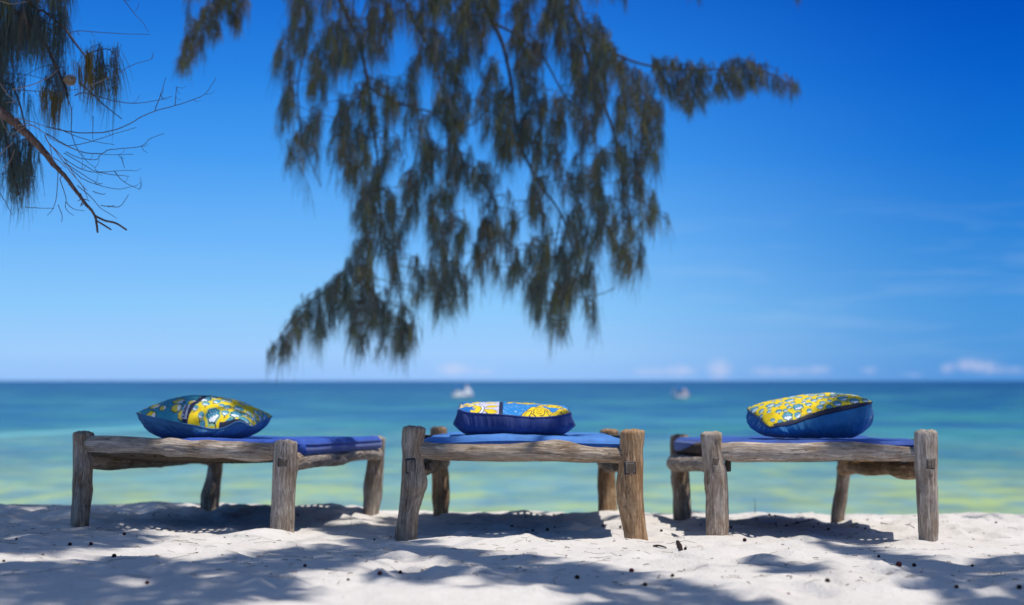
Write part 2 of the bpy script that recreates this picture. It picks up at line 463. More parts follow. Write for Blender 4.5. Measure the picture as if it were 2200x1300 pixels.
def ground_detail(X, Y, Z):
    for x, y, r1, r2, a, th in DIMP:
        k = (np.abs(X-x) < .4) & (np.abs(Y-y) < .4)
        if not k.any(): continue
        dx = X[k]-x; dy = Y[k]-y
        u = (dx*math.cos(th)+dy*math.sin(th))/r1; v = (-dx*math.sin(th)+dy*math.cos(th))/r2
        r = u*u+v*v
        Z[k] += a*np.exp(-r**1.5)-.5*a*np.exp(-(np.sqrt(r)-1.6)**2*5)
    for x, y, r1, r2, a in MOUND:
        Z += a*np.exp(-((X-x)/r1)**2-((Y-y)/r2)**2)
    return Z
def axis(lo, hi, step, far_lo, far_hi, g=1.16):
    mid = np.arange(lo, hi+step/2, step)
    a = []; s = step; p = hi
    while p < far_hi: s *= g; p += s; a.append(p)
    b = []; s = step; p = lo
    while p > far_lo: s *= g; p -= s; b.append(p)
    return np.concatenate([b[::-1], mid, a])
gx = axis(-3.7, 3.7, .017, -400, 400); gy = axis(4.1, 9.3, .012, -300, 120, 1.12)
GX, GY = np.meshgrid(gx, gy, indexing='ij')
GZ = ground_detail(GX, GY, ground(GX, GY))
# the crest of the beach: raised and lowered along its length
CREST = [(-400, 1082), (0, 1083), (150, 1085), (250, 1084), (340, 1077), (400, 1082), (460, 1081), (640, 1086), (700, 1082), (760, 1086), (820, 1097), (900, 1097), (1000, 1101), (1130, 1097), (1200, 1101), (1250, 1103), (1320, 1096),
         (1400, 1102), (1450, 1104), (1487, 1097), (1530, 1104), (1560, 1106), (1625, 1100), (1690, 1104), (1745, 1101), (1790, 1108), (1840, 1104), (1900, 1106), (2000, 1106), (2100, 1101), (2200, 1106), (2600, 1104)]
AZ = np.linspace(-.62, .62, 400); cut = []
yy_ = np.arange(6.9, 9.3, .02)
for a_ in AZ:
    xx_ = a_*yy_
    i_ = np.clip(np.searchsorted(gx, xx_), 0, len(gx)-1); j_ = np.clip(np.searchsorted(gy, yy_), 0, len(gy)-1)
    z_ = GZ[i_, j_]; px_, py_ = proj(xx_, yy_, z_); k_ = int(np.argmin(py_))
    want = np.interp(px_[k_], [c_[0] for c_ in CREST], [c_[1] for c_ in CREST])
    cut.append(-(want-py_[k_])*yy_[k_]/3056)
cutf = np.interp(GX/np.maximum(GY, .5), AZ, cut)
wgt = np.clip((GY-7.0)/1.2, 0, 1); wgt = wgt*wgt*(3-2*wgt)*np.clip((30-GY)/15, 0, 1)
GZ = GZ+cutf*wgt
GZ = np.maximum(GZ, SEA_Z-3)
V = np.stack([GX, GY, GZ], -1).reshape(-1, 3)
beach = link('beach', mesh_np('beach', V, gridq(len(gx), len(gy))[:, ::-1]), M['sand'], kind='structure')
def gz(x, y):
    i = np.clip(np.searchsorted(gx, x), 1, len(gx)-1); j = np.clip(np.searchsorted(gy, y), 1, len(gy)-1)
    fx = (x-gx[i-1])/(gx[i]-gx[i-1]); fy = (y-gy[j-1])/(gy[j]-gy[j-1])
    return float((GZ[i-1, j-1]*(1-fx)+GZ[i, j-1]*fx)*(1-fy)+(GZ[i-1, j]*(1-fx)+GZ[i, j]*fx)*fy)

sx = axis(-60, 60, 2.0, -30000, 30000, 1.25); sy = axis(14, 140, 2.0, 12, 40000, 1.2)
SX, SY = np.meshgrid(sx, sy, indexing='ij')
sea = link('sea', mesh_np('sea', np.stack([SX, SY, np.full_like(SX, SEA_Z)], -1).reshape(-1, 3), gridq(len(sx), len(sy))[:, ::-1]), M['sea'], kind='structure')

# ------------------------------------------------------------------ rough poles
def pole(name, pts, radii, mat, parent, seed, n=44, per=14, sink=0.0, knots=3, rough=1.0, flat=1.0):
    """a hand-cut round pole through the centre points; local Z runs along it so that the grain does too"""
    pts = [Vector(p) for p in pts]
    ax = (pts[-1]-pts[0]).normalized()
    q = ax.to_track_quat('Z', 'Y'); qi = q.inverted(); org = pts[0]
    loc = [qi @ (p-org) for p in pts]
    P = smooth_path(loc, 8)
    R = smooth_path([Vector((r, 0, 0)) for r in radii], 8)
    zs = np.array([p.z for p in P]); xs = np.array([p.x for p in P]); ys = np.array([p.y for p in P]); rs = np.array([r.x for r in R])
    o = np.argsort(zs); zs, xs, ys, rs = zs[o], xs[o], ys[o], rs[o]
    L = zs[-1]-zs[0]; m = max(24, int(L/.007))
    z = np.linspace(zs[0], zs[-1], m); cx = np.interp(z, zs, xs); cy = np.interp(z, zs, ys); r = np.interp(z, zs, rs)
    th = np.linspace(0, 2*math.pi, n, endpoint=False)
    ZZ, TT = np.meshgrid(z, th, indexing='ij')
    cu = np.cos(TT); su = np.sin(TT)
    big = fbm(cu*1.3+seed*3.1, su*1.3+ZZ*6, seed, 3)
    groove = fbm(cu*5+seed, su*5+ZZ*1.6, seed+50, 3, .6)
    f = 1+rough*(.16*big)+rough*.075*groove
    rs_ = random.Random(seed)
    for k in range(knots):
        kz = z[0]+L*rs_.uniform(.12, .88); kt = rs_.uniform(math.pi, 2*math.pi)
        d = ((ZZ-kz)/.03)**2+(np.angle(np.exp(1j*(TT-kt)))/.38)**2
        f += .16*np.exp(-d)-.13*np.exp(-d*7)
    # splits
    for k in range(4):
        kt = rs_.uniform(0, 2*math.pi); z0 = rs_.uniform(0, .7)*L+z[0]; z1 = z0+rs_.uniform(.15, .4)*L
        w = np.clip((ZZ-z0)/.02, 0, 1)*np.clip((z1-ZZ)/.02, 0, 1)
        dt = np.angle(np.exp(1j*(TT-kt-.25*np.sin(ZZ*22+k))))
        f -= .13*w*np.exp(-(dt/.075)**2)
    # ends rounded by wear
    endd = np.minimum(ZZ-z[0], z[-1]-ZZ)
    f *= 1-.10*np.exp(-endd/.004)
    RR = r[:, None]*f
    X = cx[:, None]+RR*cu; Yv = cy[:, None]+RR*su*flat
    V = np.stack([X, Yv, ZZ], -1).reshape(-1, 3)
    Q = gridq(m, n, True)
    # end caps: an inner ring and a centre, slightly uneven
    caps = []; base = len(V); VV = [V]
    T = []
    for e, row in ((0, 0), (1, m-1)):
        ring = V[row*n:(row+1)*n]; c = ring.mean(0)
        inner = c+(ring-c)*.55; inner[:, 2] += (.004 if e else -.004)+(.004*np.sin(th*3+seed))
        cc = c+np.array([0, 0, .003 if e else -.003])
        b = base; VV += [inner, cc[None]]; base += n+1
        for k in range(n):
            k2 = (k+1) % n; a0 = row*n+k; a1 = row*n+k2
            if e:
                T += [(a0, a1, b+k2, b+k), (b+k, b+k2, b+n, b+n)]
            else:
                T += [(a1, a0, b+k, b+k2), (b+k2, b+k, b+n, b+n)]
    V = np.concatenate(VV)
    me = bpy.data.meshes.new(name)
    faces = [tuple(map(int, f_)) for f_ in Q]+[tuple(f_) if f_[2] != f_[3] else tuple(f_[:3]) for f_ in T]
    me.from_pydata([tuple(v) for v in V.tolist()], [], faces); me.update()
    ob = link(name, me, mat, parent)
    ob.rotation_mode = 'QUATERNION'; ob.rotation_quaternion = q; ob.location = org
    if parent: ob.location = org-parent.location
    return ob

def leg_rows(rows, d):
    """rows: (y, xl, xr) outline of a leg in the photo, at depth d"""
    P = []; R = []
    for y, xl, xr in rows:
        P.append(at((xl+xr)/2, y, d)); R.append((xr-xl)/2/F*d*.985)
    return P, R
def leg(rows, d, mat, par, seed, tenon=None, **kw):
    P, R = leg_rows(rows, d)
    P = list(reversed(P)); R = list(reversed(R))
    b = P[0].copy(); g = gz(b.x, b.y)
    b = b+(P[0]-P[1]).normalized()*.02; b.z = min(g, P[0].z)-.09
    P = [b]+P; R = [R[0]*1.0]+R
    o = pole('leg', P, R, mat, par, seed, **kw)
    if tenon:
        px, py, w, h = tenon
        c = at(px, py, d); rr = np.interp(-py, [-r[0] for r in reversed(rows)], [(r[2]-r[1])/2/F*d for r in reversed(rows)])
        front = Vector((c.x, d-rr*1.0, c.z)); w_ = w/F*d; h_ = h/F*d
        for nm, s, dy, mt in (('mortise', 1.10, .0125, M['dark']), ('tenon', .88, .0095, M['tenon'])):  # dark block stands in for the shaded gap round the tenon
            mb = MB()
            mb.box(front+Vector((0, dy-.0, 0)), (w_*s, .024, h_*s), Matrix.Rotation(rad(4*math.sin(seed)), 3, 'Y'), bev=.004)
            t_ = mb.build(nm, mt, o, smooth=False)
            t_.matrix_parent_inverse = (Matrix.Translation(par.location) @ Matrix.LocRotScale(o.location, o.rotation_quaternion, None)).inverted()
    return o
def rail(name, rows, d0, d1, mat, par, seed, ext=.03, **kw):
    """rows: (x, ytop, ybot) along the photo; depth runs from d0 to d1 in perspective"""
    x0, x1 = rows[0][0], rows[-1][0]
    P = []; R = []
    for x, a, b in rows:
        s = (x-x0)/(x1-x0); d = 1/((1-s)/d0+s/d1)
        P.append(at(x, (a+b)/2, d)); R.append((b-a)/2/F*d*.97)
    t0 = (P[0]-P[1]).normalized(); t1 = (P[-1]-P[-2]).normalized()
    P = [P[0]+t0*ext]+P+[P[-1]+t1*ext]; R = [R[0]*.95]+R+[R[-1]*.95]
    return pole(name, P, R, mat, par, seed, **kw)
def rail3(name, a, b, r, mat, par, seed, bow=.01, **kw):
    a = Vector(a); b = Vector(b); rs = random.Random(seed)
    P = []; R = []
    for i in range(7):
        s = i/6; p = a.lerp(b, s)+Vector((rs.uniform(-bow, bow)*.6, rs.uniform(-bow, bow)*.6, rs.uniform(-bow, bow)))*(0 if i in (0, 6) else 1)
        P.append(p); R.append(r*rs.uniform(.86, 1.12))
    return pole(name, P, R, mat, par, seed, **kw)

def webbing(name, A, B, C, D, z4, par, sag=.05, seed=1):
    """woven rope bottom, lashed between the side rails: cords both ways over a sagging net"""
    a, b, c, d = [Vector((p[0], p[1], z)) for p, z in zip((A, B, C, D), z4)]
    def S(u, v, k=0.0):
        p = (a.lerp(b, u)).lerp(d.lerp(c, u), v)
        p.z -= sag*(4*u*(1-u))**.7*(4*v*(1-v))**.5-k
        return p
    mb = MB(); n = 26; m = 46; rs = random.Random(seed)
    for i in range(n+1):
        u = i/n
        mb.tube([S(u, j/24, .004*(1 if (i+j) % 2 else -1)) for j in range(25)], .0085, 5)
    for j in range(m+1):
        v = j/m; e = rs.uniform(.0, .012)
        mb.tube([S(i/16, v, .004*(-1 if (i+j) % 2 else 1)) for i in range(17)], .0095, 5)
    # lashings wrapped round the side rails
    for side in (0, 1):
        for j in range(m+1):
            v = (j+.5)/(m+1); p = S(side, v); r = .038
            sgn = -1 if side == 0 else 1
            pts = [p+Vector((sgn*(-.02+ .055*math.sin(t)), rs.uniform(-.004, .004), -.045*math.cos(t)+.02)) for t in (0, .8, 1.6, 2.4, 3.1)]
            mb.tube(pts, .004, 4)
    w = mb.build(name, M['rope'], par); w.location = -par.location
    return w

# ------------------------------------------------------------------ mattresses
def mattress(name, A, B, C, D, ztop, thick, mat, seed, inset=(.03, .03), bulge=.0, flatten=.0, bumpc=(0.0, 0.0, 0.2)):
    """A,B front corners, C,D back corners; rounded, softly dented pad"""
    a, b, c, d = [Vector((p[0], p[1], z)) for p, z in zip((A, B, C, D), ztop)]
    nu, nv = 70, 120
    u = np.linspace(0, 1, nu); v = np.linspace(0, 1, nv)
    U, W = np.meshgrid(u, v, indexing='ij')
    def bil(k): return (a[k]*(1-U)+b[k]*U)*(1-W)+(d[k]*(1-U)+c[k]*U)*W
    X, Y, Zt = bil(0), bil(1), bil(2)
    wu = (b-a).length; wv = (d-a).length
    eu = np.minimum(U, 1-U)*wu; ev = np.minimum(W, 1-W)*wv
    r = thick*.35
    def rnd(e): t = np.clip(1-e/r, 0, 1); return r*(1-np.sqrt(1-t*t*.98))
    drop = np.minimum(np.maximum(rnd(eu), rnd(ev)), r)
    ns = fbm(U*4*wu+seed, W*4*wv, seed, 3)*.020+fbm(U*16*wu, W*9*wv+seed, seed+9, 3)*.006
    cr = bulge*np.exp(-((U-bumpc[0])/bumpc[2])**2)*np.exp(-(W/.35)**2)
    top = Zt-drop+ns*np.clip(eu/.03, .25, 1)*np.clip(ev/.03, .25, 1)+cr
    bot = Zt-thick+drop*.6
    bot = np.minimum(bot, top-.004)
    V = np.concatenate([np.stack([X, Y, top], -1).reshape(-1, 3), np.stack([X, Y, bot], -1).reshape(-1, 3)])
    Q = gridq(nu, nv)[:, ::-1]; N = nu*nv
    Q2 = gridq(nu, nv)+N
    def edge(idx):
        idx = np.asarray(idx); return np.stack([idx[:-1], idx[1:], idx[1:]+N, idx[:-1]+N], -1)
    ids = np.arange(N).reshape(nu, nv)
    E = np.concatenate([edge(ids[0, ::-1])[:, ::-1], edge(ids[-1, :])[:, ::-1], edge(ids[:, 0])[:, ::-1], edge(ids[::-1, -1])[:, ::-1]])
    me = mesh_np(name, V-np.array([a.x, a.y, a.z])*0, np.concatenate([Q, Q2, E]))
    root = empty(name, ((a.x+c.x)/2, (a.y+c.y)/2, (a.z+c.z)/2-thick))
    o = link('pad', me, mat, root); o.location = -root.location
    # piping round the upper edge
    mb = MB(); P = []
    loop = [(i, 0) for i in range(1, nu-1)]+[(nu-1, j) for j in range(1, nv-1)]+[(i, nv-1) for i in range(nu-2, 0, -1)]+[(0, j) for j in range(nv-2, 0, -1)]
    T3 = np.stack([X, Y, top+.0015], -1)
    for i, j in loop[::2]: P.append(Vector(T3[i, j])-root.location)
    P.append(P[0]); mb.tube(P, .0042, 6, cap=False)
    mb.build('piping', mat, root)
    return root

# ------------------------------------------------------------------ cushions
def cushion(name, cx, cy, hw, hd, rot, seam, htop, zfloor, panels, matback, paint, seed, bpow=.38, tpow=.55, shrink=.12, corner=.10, trimband=None, gather=1.0, fwob=None):
    """seam: z at front-left, front-right, back-right, back-left; printed panel above, plain panel below"""
    root = empty(name, (cx, cy, zfloor))
    n = 260
    u = np.linspace(-1, 1, n); U, W = np.meshgrid(u, u, indexing='ij')     # U across, W depth (-1 is the front)
    # the sides of a stuffed square pull inwards between its corners
    def outline(U, W):
        x = U*(1-corner*(1-W*W)*np.abs(U)**3); y = W*(1-corner*(1-U*U)*np.abs(W)**3)
        k = 1-.09*(np.abs(U)*np.abs(W))**5; return x*hw*k, y*hd*k
    s0, s1 = (U+1)/2, (W+1)/2
    SZ = (seam[0]*(1-s0)+seam[1]*s0)*(1-s1)+(seam[3]*(1-s0)+seam[2]*s0)*s1
    if fwob is not None: SZ = SZ+fwob(U, W)
    e = np.clip((1-U*U), 0, 1)*np.clip((1-W*W), 0, 1)
    er = np.minimum(1-np.abs(U), 1-np.abs(W))
    along = np.where(np.abs(U) > np.abs(W), W, U)
    pk = fbm(along*9+seed, er*1.5+(np.abs(U) > np.abs(W))*7, seed, 3, .6)
    wr = fbm(U*2.5+seed, W*2.5, seed+5, 3)
    X0, Y0 = outline(U, W)
    Zt = SZ+htop*e**tpow*(1+.25*wr)+.012*gather*pk*np.clip(er*9, 0, 1)*np.exp(-er*3)
    low = SZ-zfloor
    prof = e**bpow
    Zb = SZ-np.maximum(low, .02)*np.clip(prof*1.35, 0, 1.0)
    Zb += .012*gather*pk*np.clip(er*9, 0, 1)*np.exp(-er*4)
    Zb = np.maximum(Zb, zfloor-.006)
    df = np.clip((SZ-Zb)/np.maximum(low, .02), 0, 1)
    bul = np.sin(df*math.pi)*.035*(1-np.abs(along))**.3
    sh = 1-shrink*df**1.2*np.maximum(np.abs(U), np.abs(W))**6
    Xb, Yb = X0*sh, Y0*sh
    # gathers that fall from the seam on the plain side
    gth = fbm(along*7+seed*2+np.sign(W)*5+df*1.6*np.sign(along), df*1.6, seed+31, 4, .6)
    nrm = .034*gather*gth*np.sin(np.clip(df, 0, 1)*math.pi)
    Yb = Yb+np.where(np.abs(W) >= np.abs(U), np.sign(W), 0)*(bul+nrm)
    Xb = Xb+np.where(np.abs(W) < np.abs(U), np.sign(U), 0)*(bul+nrm)
    c, s = math.cos(rot), math.sin(rot)
    def R(X, Y, Z): return np.stack([X*c-Y*s, X*s+Y*c, Z-zfloor], -1)
    Vt = R(X0, Y0, Zt); Vb = R(Xb, Yb, Zb)
    cols = paint(U*hw, W*hd*.62, U, W)
    pt = link('printed_panel', mesh_np('printed_panel', Vt.reshape(-1, 3), gridq(n, n)[:, ::-1], cols.reshape(-1, 3)), M['print'], root)
    k = 1
    pb = link('plain_panel', mesh_np('plain_panel', Vb.reshape(-1, 3), gridq(n, n)), matback, root)
    mb = MB(); P = []
    ring = [(i, 0) for i in range(0, n, 4)]+[(n-1, j) for j in range(0, n, 4)]+[(i, n-1) for i in range(n-1, -1, -4)]+[(0, j) for j in range(n-1, 0, -4)]
    for i, j in ring: P.append(Vector(Vt[i, j]))
    P.append(P[0]); mb.tube(P, .004, 6, cap=False); mb.build('seam', matback if trimband is None else M['trim'], root)
    return root, Vt, n

def blend(img, mask, colr, a=1.0):
    m = (np.clip(mask, 0, 1)*a)[..., None]
    return img*(1-m)+np.array(colr)*m
TEAL = (.045, .31, .42); YEL = (.85, .62, .01); WHT = (.80, .82, .85); NAV = (.012, .02, .07); LTEAL = (.10, .42, .55)
def flower(img, X, Y, cx, cy, r, body, tip, outline, ang=-1.57, ring=None):
    dx = X-cx; dy = Y-cy
    th = np.arctan2(dy, dx); rr = np.hypot(dx, dy)
    lob = r*(1+.07*np.cos(7*(th-ang)))
    if ring is not None: img = blend(img, (rr < lob*1.32), ring)
    img = blend(img, (rr < lob*1.13), outline)
    img = blend(img, (rr < lob), body)
    s = dx*math.cos(ang)+dy*math.sin(ang); p = -dx*math.sin(ang)+dy*math.cos(ang)
    petal = (rr < lob*.93) & (s > r*(.05+.30*np.abs(np.sin(p/r*6.5))))
    img = blend(img, petal, tip)
    dots = (rr < lob*.85) & (s <= 0) & (np.sin(dx/r*11)*np.sin(dy/r*11) > .55)
    img = blend(img, dots, tip, .7)
    stem = (np.abs(p+.12*r*np.sin(s/r*3)) < .0022) & (s > r) & (s < r*2.0)
    return blend(img, stem, NAV)

def paint_left(X, Y, U, W):
    img = np.zeros(X.shape+(3,)); img[:] = TEAL
    wave = X-(.0+.04*W)            # dividing line leans a little
    leftm = wave < -.012
    img = blend(img, vnoise(X*30, Y*30, 4) > .62, (.05, .33, .45), .7)
    rs = random.Random(4); done = []
    img2 = np.zeros_like(img); img2[:] = YEL
    spk = vnoise(X*220, Y*220, 9) > .80
    img2 = blend(img2, spk, (.75, .40, .0), .7)
    for i in range(900):
        x = rs.uniform(-.33, .33); y = rs.uniform(-.30, .30); r = rs.choice([.011, .015, .022, .026])
        if any(math.hypot(x-a, y-b) < (r+q)*1.12 for a, b, q in done): continue
        done.append((x, y, r))
        if x < .02: img = flower(img, X, Y, x, y, r, YEL, WHT, NAV, ang=rs.uniform(-.6, .9), ring=(.04, .30, .36))
        if x > -.04: img2 = flower(img2, X, Y, x, y, r, (.03, .30, .42), WHT, NAV, ang=rs.uniform(-2.2, -.6), ring=(.30, .55, .30))
    img = np.where(leftm[..., None], img, img2)
    img = blend(img, np.abs(wave) < .012, NAV)
    band = (W < -.93) & (U > .42)
    img = blend(img, band, (.02, .025, .06))
    return img
def paint_mid(X, Y, U, W):
    BL = (.02, .22, .58)
    img = np.zeros(X.shape+(3,)); img[:] = BL
    rs = random.Random(8)
    for i in range(700):
        x = rs.uniform(-.32, .32); y = rs.uniform(-.3, .3); r = rs.uniform(.0015, .0034)
        k = (np.hypot(X-x, Y-y) < r); img[k] = (.45, .70, .92)
    pale = (X < -.062)
    img = blend(img, pale, (.62, .62, .78))
    for i in range(500):
        x = rs.uniform(-.20, -.06); y = rs.uniform(-.3, .3); r = .0016
        k = (np.hypot(X-x, Y-y) < r); img[k] = (.12, .14, .35)
    # big yellow and white rings with petals towards the left edge
    for cy in (-.11, .12):
        d = np.hypot((X+.235)/1.0, (Y-cy)/1.25)
        th = np.arctan2(Y-cy, X+.235)
        img = blend(img, d < .098, NAV); img = blend(img, d < .094, WHT); img = blend(img, d < .084, NAV)
        img = blend(img, d < .080, YEL)
        img = blend(img, d < .050+.010*np.sin(th*9), (.01, .15, .50))
    def petal(img, cx, cy, a, b, ang):
        s = (X-cx)*math.cos(ang)+(Y-cy)*math.sin(ang); p = -(X-cx)*math.sin(ang)+(Y-cy)*math.cos(ang)
        w = b*(1-(s/a)**2)
        img = blend(img, (np.abs(s) < a) & (np.abs(p) < w), NAV)
        img = blend(img, (np.abs(s) < a*.92) & (np.abs(p) < w-.004), YEL)
        return blend(img, (np.abs(s) < a*.7) & (np.abs(p-.004) < .0015), NAV)
    for cx, cy, ang in ((-.110, -.145, -.35), (-.105, -.07, .5), (-.11, .02, -.4), (-.10, .12, .4)):
        img = petal(img, cx, cy, .036, .026, ang)
    img = blend(img, np.abs(X+.062) < .010, NAV)
    def rose(img, cx, cy, r):
        dx = X-cx; dy = (Y-cy)*.75; rr = np.hypot(dx, dy); th = np.arctan2(dy, dx)
        lob = r*(1+.13*np.abs(np.sin(th*3.5)))
        img = blend(img, rr < lob*1.07, NAV); img = blend(img, rr < lob, YEL)
        for q in (.82, .58, .34):
            line = np.abs(rr-r*q*(1+.10*np.sin(th*4+q*9))) < r*.045
            img = blend(img, line & (np.sin(th*2+q*15) > -.6), (.06, .04, .03))
        img = blend(img, rr < r*.12, (.5, .25, .0))
        for sg in (-1, 1): img = petal(img, cx+sg*r*1.25, cy-.03, .05, .018, 1.57+sg*.6)
        return img
    for cx, cy, r in ((.115, -.125, .048), (.245, -.120, .044), (.05, .09, .050), (.19, .02, .045), (.00, .16, .04)): img = rose(img, cx, cy, r)
    return img
def paint_right(X, Y, U, W):
    img = np.zeros(X.shape+(3,)); img[:] = YEL
    img = blend(img, vnoise(X*220, Y*220, 19) > .78, (.72, .40, .0), .6)
    rs = random.Random(12); done = []
    for i in range(1200):
        x = rs.uniform(-.33, .33); y = rs.uniform(-.30, .30); r = rs.choice([.010, .013, .017, .021])
        if any(math.hypot(x-a, (y-b)) < (r+q)*1.14 for a, b, q in done): continue
        done.append((x, y, r))
        img = flower(img, X, Y, x, y, r, (.03, .26, .40), WHT, NAV, ang=rs.uniform(-1.9, -1.2), ring=(.45, .55, .12))
    img = blend(img, (W < -.94+.015*np.sin(U*4)) & (U > -.90), (.022, .028, .055))
    img = blend(img, (W < -.93) & (vnoise(X*25, Y*6, 5) > .7), (.05, .05, .06), .5)
    return img

# ------------------------------------------------------------------ the three beds
def build_beds():
    # ---- left bed
    A, B, Cc, D = (-1.96, 6.5), (-1.01, 6.3), (-.797, 8.2), (-1.77, 8.4)
    bed = empty('rustic_bed', (-1.38, 7.3, 0))
    tag(bed, 'rough grey pole bed at the left, turned to show its right side rail', 'bed', 'rustic pole beds on the beach')
    leg([(929, 157, 203), (958, 157, 201), (1010, 157, 199), (1044, 155, 198), (1070, 155, 197), (1096, 153, 193), (1131, 152, 190)], 6.5, M['wood'], bed, 1)
    leg([(948, 590, 639), (993, 587, 639), (1027, 586, 637), (1079, 584, 634), (1114, 581, 633), (1146, 580, 632)], 6.3, M['wood_pale'], bed, 2, tenon=(611, 993, 20, 17))
    leg([(939, 792, 828), (975, 791, 827), (1010, 786, 825), (1044, 780, 821), (1069, 781, 818), (1094, 780, 814)], 8.2, M['wood_pale'], bed, 3)
    leg([(944, 449, 480), (986, 447, 479), (1010, 445, 478), (1034, 440, 475), (1062, 432, 473), (1079, 431, 471)], 8.4, M['wood'], bed, 4)
    rail('end_rail', [(200, 936, 972), (272, 937, 974), (342, 942, 977), (366, 940, 982), (411, 946, 981), (445, 945, 985), (480, 948, 984), (514, 949, 989), (549, 951, 993), (590, 952, 989)], 6.48, 6.32, M['wood_pale'], bed, 5, knots=4)
    rail('side_rail', [(634, 972, 1012), (687, 968, 1003), (722, 970, 1001), (749, 961, 993), (777, 960, 989), (808, 963, 989)], 6.4, 8.15, M['wood_pale'], bed, 6, ext=.06, knots=4)
    rail3('side_rail', (A[0]+.02, A[1]+.0, .345), (D[0], D[1], .255), .043, M['wood'], bed, 7)
    rail3('end_rail', (D[0], D[1], .34), (Cc[0], Cc[1], .33), .042, M['wood'], bed, 8)
    webbing('rope_webbing', A, B, Cc, D, (.375, .375, .31, .30), bed, .045, 3)
    mm = mattress('mattress', (-1.90, 6.60), (-.93, 6.42), (-.74, 8.12), (-1.70, 8.30), (.437, .437, .388, .388), .070, M['matt_left'], 3)
    tag(mm, 'violet blue mattress on the left bed, corner showing over its side rail', 'mattress', 'blue mattresses on the beds')
    # ---- middle bed
    A, B, Cc, D = (-.43, 6.2), (.528, 6.2), (.545, 8.14), (-.413, 8.14)
    bed = empty('rustic_bed', (.055, 7.2, 0))
    tag(bed, 'pole bed in the middle, seen square on, with crooked front legs leaning outward', 'bed', 'rustic pole beds on the beach')
    leg([(918, 866, 916), (950, 863, 911), (980, 864, 909), (1005, 863, 914), (1029, 863, 919), (1045, 861, 917), (1062, 860, 907), (1085, 858, 902), (1105, 856, 899), (1130, 851, 898), (1150, 848, 897), (1158, 848, 896)], 6.2, M['wood'], bed, 11, tenon=(884, 1000, 20, 30))
    leg([(925, 1331, 1385), (965, 1331, 1382), (1008, 1328, 1382), (1040, 1324, 1382), (1072, 1327, 1383), (1105, 1332, 1385), (1137, 1339, 1389), (1160, 1342, 1393), (1172, 1344, 1393)], 6.2, M['wood_brown'], bed, 12, tenon=(1352, 1004, 23, 26))
    leg([(919, 925, 960), (995, 925, 962), (1025, 927, 965), (1068, 928, 966), (1099, 930, 963)], 8.14, M['wood_brown'], bed, 13)
    leg([(924, 1289, 1330), (995, 1285, 1323), (1039, 1283, 1323), (1068, 1285, 1325), (1097, 1285, 1327)], 8.14, M['wood_brown'], bed, 14)
    rail('end_rail', [(908, 948, 984), (937, 951, 988), (981, 953, 990), (1025, 954, 991), (1083, 953, 992), (1127, 950, 992), (1171, 946, 992), (1194, 944, 992), (1223, 948, 993), (1258, 958, 994), (1302, 962, 995), (1331, 963, 997)], 6.2, 6.2, M['wood'], bed, 15, knots=3)
    rail3('side_rail', (A[0]+.02, A[1]+.04, .325), (D[0]+.02, D[1], .245), .040, M['wood'], bed, 16)
    rail3('side_rail', (B[0]-.02, B[1]+.04, .325), (Cc[0]-.02, Cc[1], .245), .040, M['wood'], bed, 17)
    rail3('end_rail', (D[0], D[1], .335), (Cc[0], Cc[1], .335), .038, M['wood'], bed, 18)
    webbing('rope_webbing', A, B, Cc, D, (.405, .405, .325, .325), bed, .012, 5)
    for px, s in ((921, 1), (1322, -1)):
        mb = MB(); c = at(px, 1001, 6.24); mb.box(c, (.028, .05, .038), Matrix.Rotation(.2*s, 3, 'Y'), bev=.005); w = mb.build('wedge', M['wood_dark'], bed, smooth=False); w.location = -bed.location
    mm = mattress('mattress', (-.40, 6.262), (.497, 6.262), (.52, 8.05), (-.38, 8.05), (.452, .452, .412, .412), .09, M['matt_mid'], 7, bulge=.016, bumpc=(.45, 0, .3))
    tag(mm, 'bright sky blue mattress on the middle bed showing above the front rail', 'mattress', 'blue mattresses on the beds')
    # ---- right bed
    A, B, Cc, D = (.918, 6.35), (1.80, 6.2), (1.9, 8.15), (.97, 8.2)
    bed = empty('rustic_bed', (1.4, 7.25, 0))
    tag(bed, 'pale grey pole bed at the right, its left side rail and rope bottom showing', 'bed', 'rustic pole beds on the beach')
    leg([(930, 1503, 1553), (955, 1506, 1552), (985, 1509, 1555), (1015, 1514, 1562), (1060, 1517, 1564), (1090, 1517, 1564), (1135, 1518, 1566), (1167, 1520, 1566)], 6.35, M['wood_pale'], bed, 21, tenon=(1534, 990, 13, 17))
    leg([(926, 1964, 2015), (955, 1964, 2015), (1000, 1965, 2015), (1030, 1968, 2014), (1060, 1969, 2015), (1090, 1970, 2016), (1135, 1973, 2016), (1159, 1975, 2015)], 6.2, M['wood_pale'], bed, 22, tenon=(1992, 995, 17, 22))
    leg([(935, 1440, 1480), (965, 1439, 1481), (1015, 1442, 1481), (1060, 1445, 1484), (1102, 1445, 1486)], 8.2, M['wood'], bed, 23)
    leg([(950, 1801, 1836), (997, 1799, 1831), (1045, 1796, 1823), (1075, 1790, 1820), (1110, 1785, 1814)], 8.15, M['wood'], bed, 24)
    rail('end_rail', [(1554, 951, 987), (1580, 949, 993), (1625, 950, 993), (1670, 952, 993), (1715, 952, 992), (1760, 950, 991), (1820, 949, 990), (1865, 953, 990), (1910, 956, 991), (1964, 961, 993)], 6.35, 6.22, M['wood_pale'], bed, 25, knots=5)
    rail('side_rail', [(1452, 976, 1014), (1475, 978, 1014), (1492, 980, 1013), (1511, 981, 1014), (1530, 983, 1017)], 8.12, 6.5, M['wood_pale'], bed, 26, ext=.05)
    rail3('side_rail', (B[0]-.01, B[1]+.06, .315), (Cc[0]-.01, Cc[1], .205), .042, M['wood_brown'], bed, 27, bow=.018)
    rail3('end_rail', (D[0], D[1], .30), (Cc[0], Cc[1], .30), .038, M['wood'], bed, 28)
    webbing('rope_webbing', A, B, Cc, D, (.38, .385, .30, .28), bed, .03, 7)
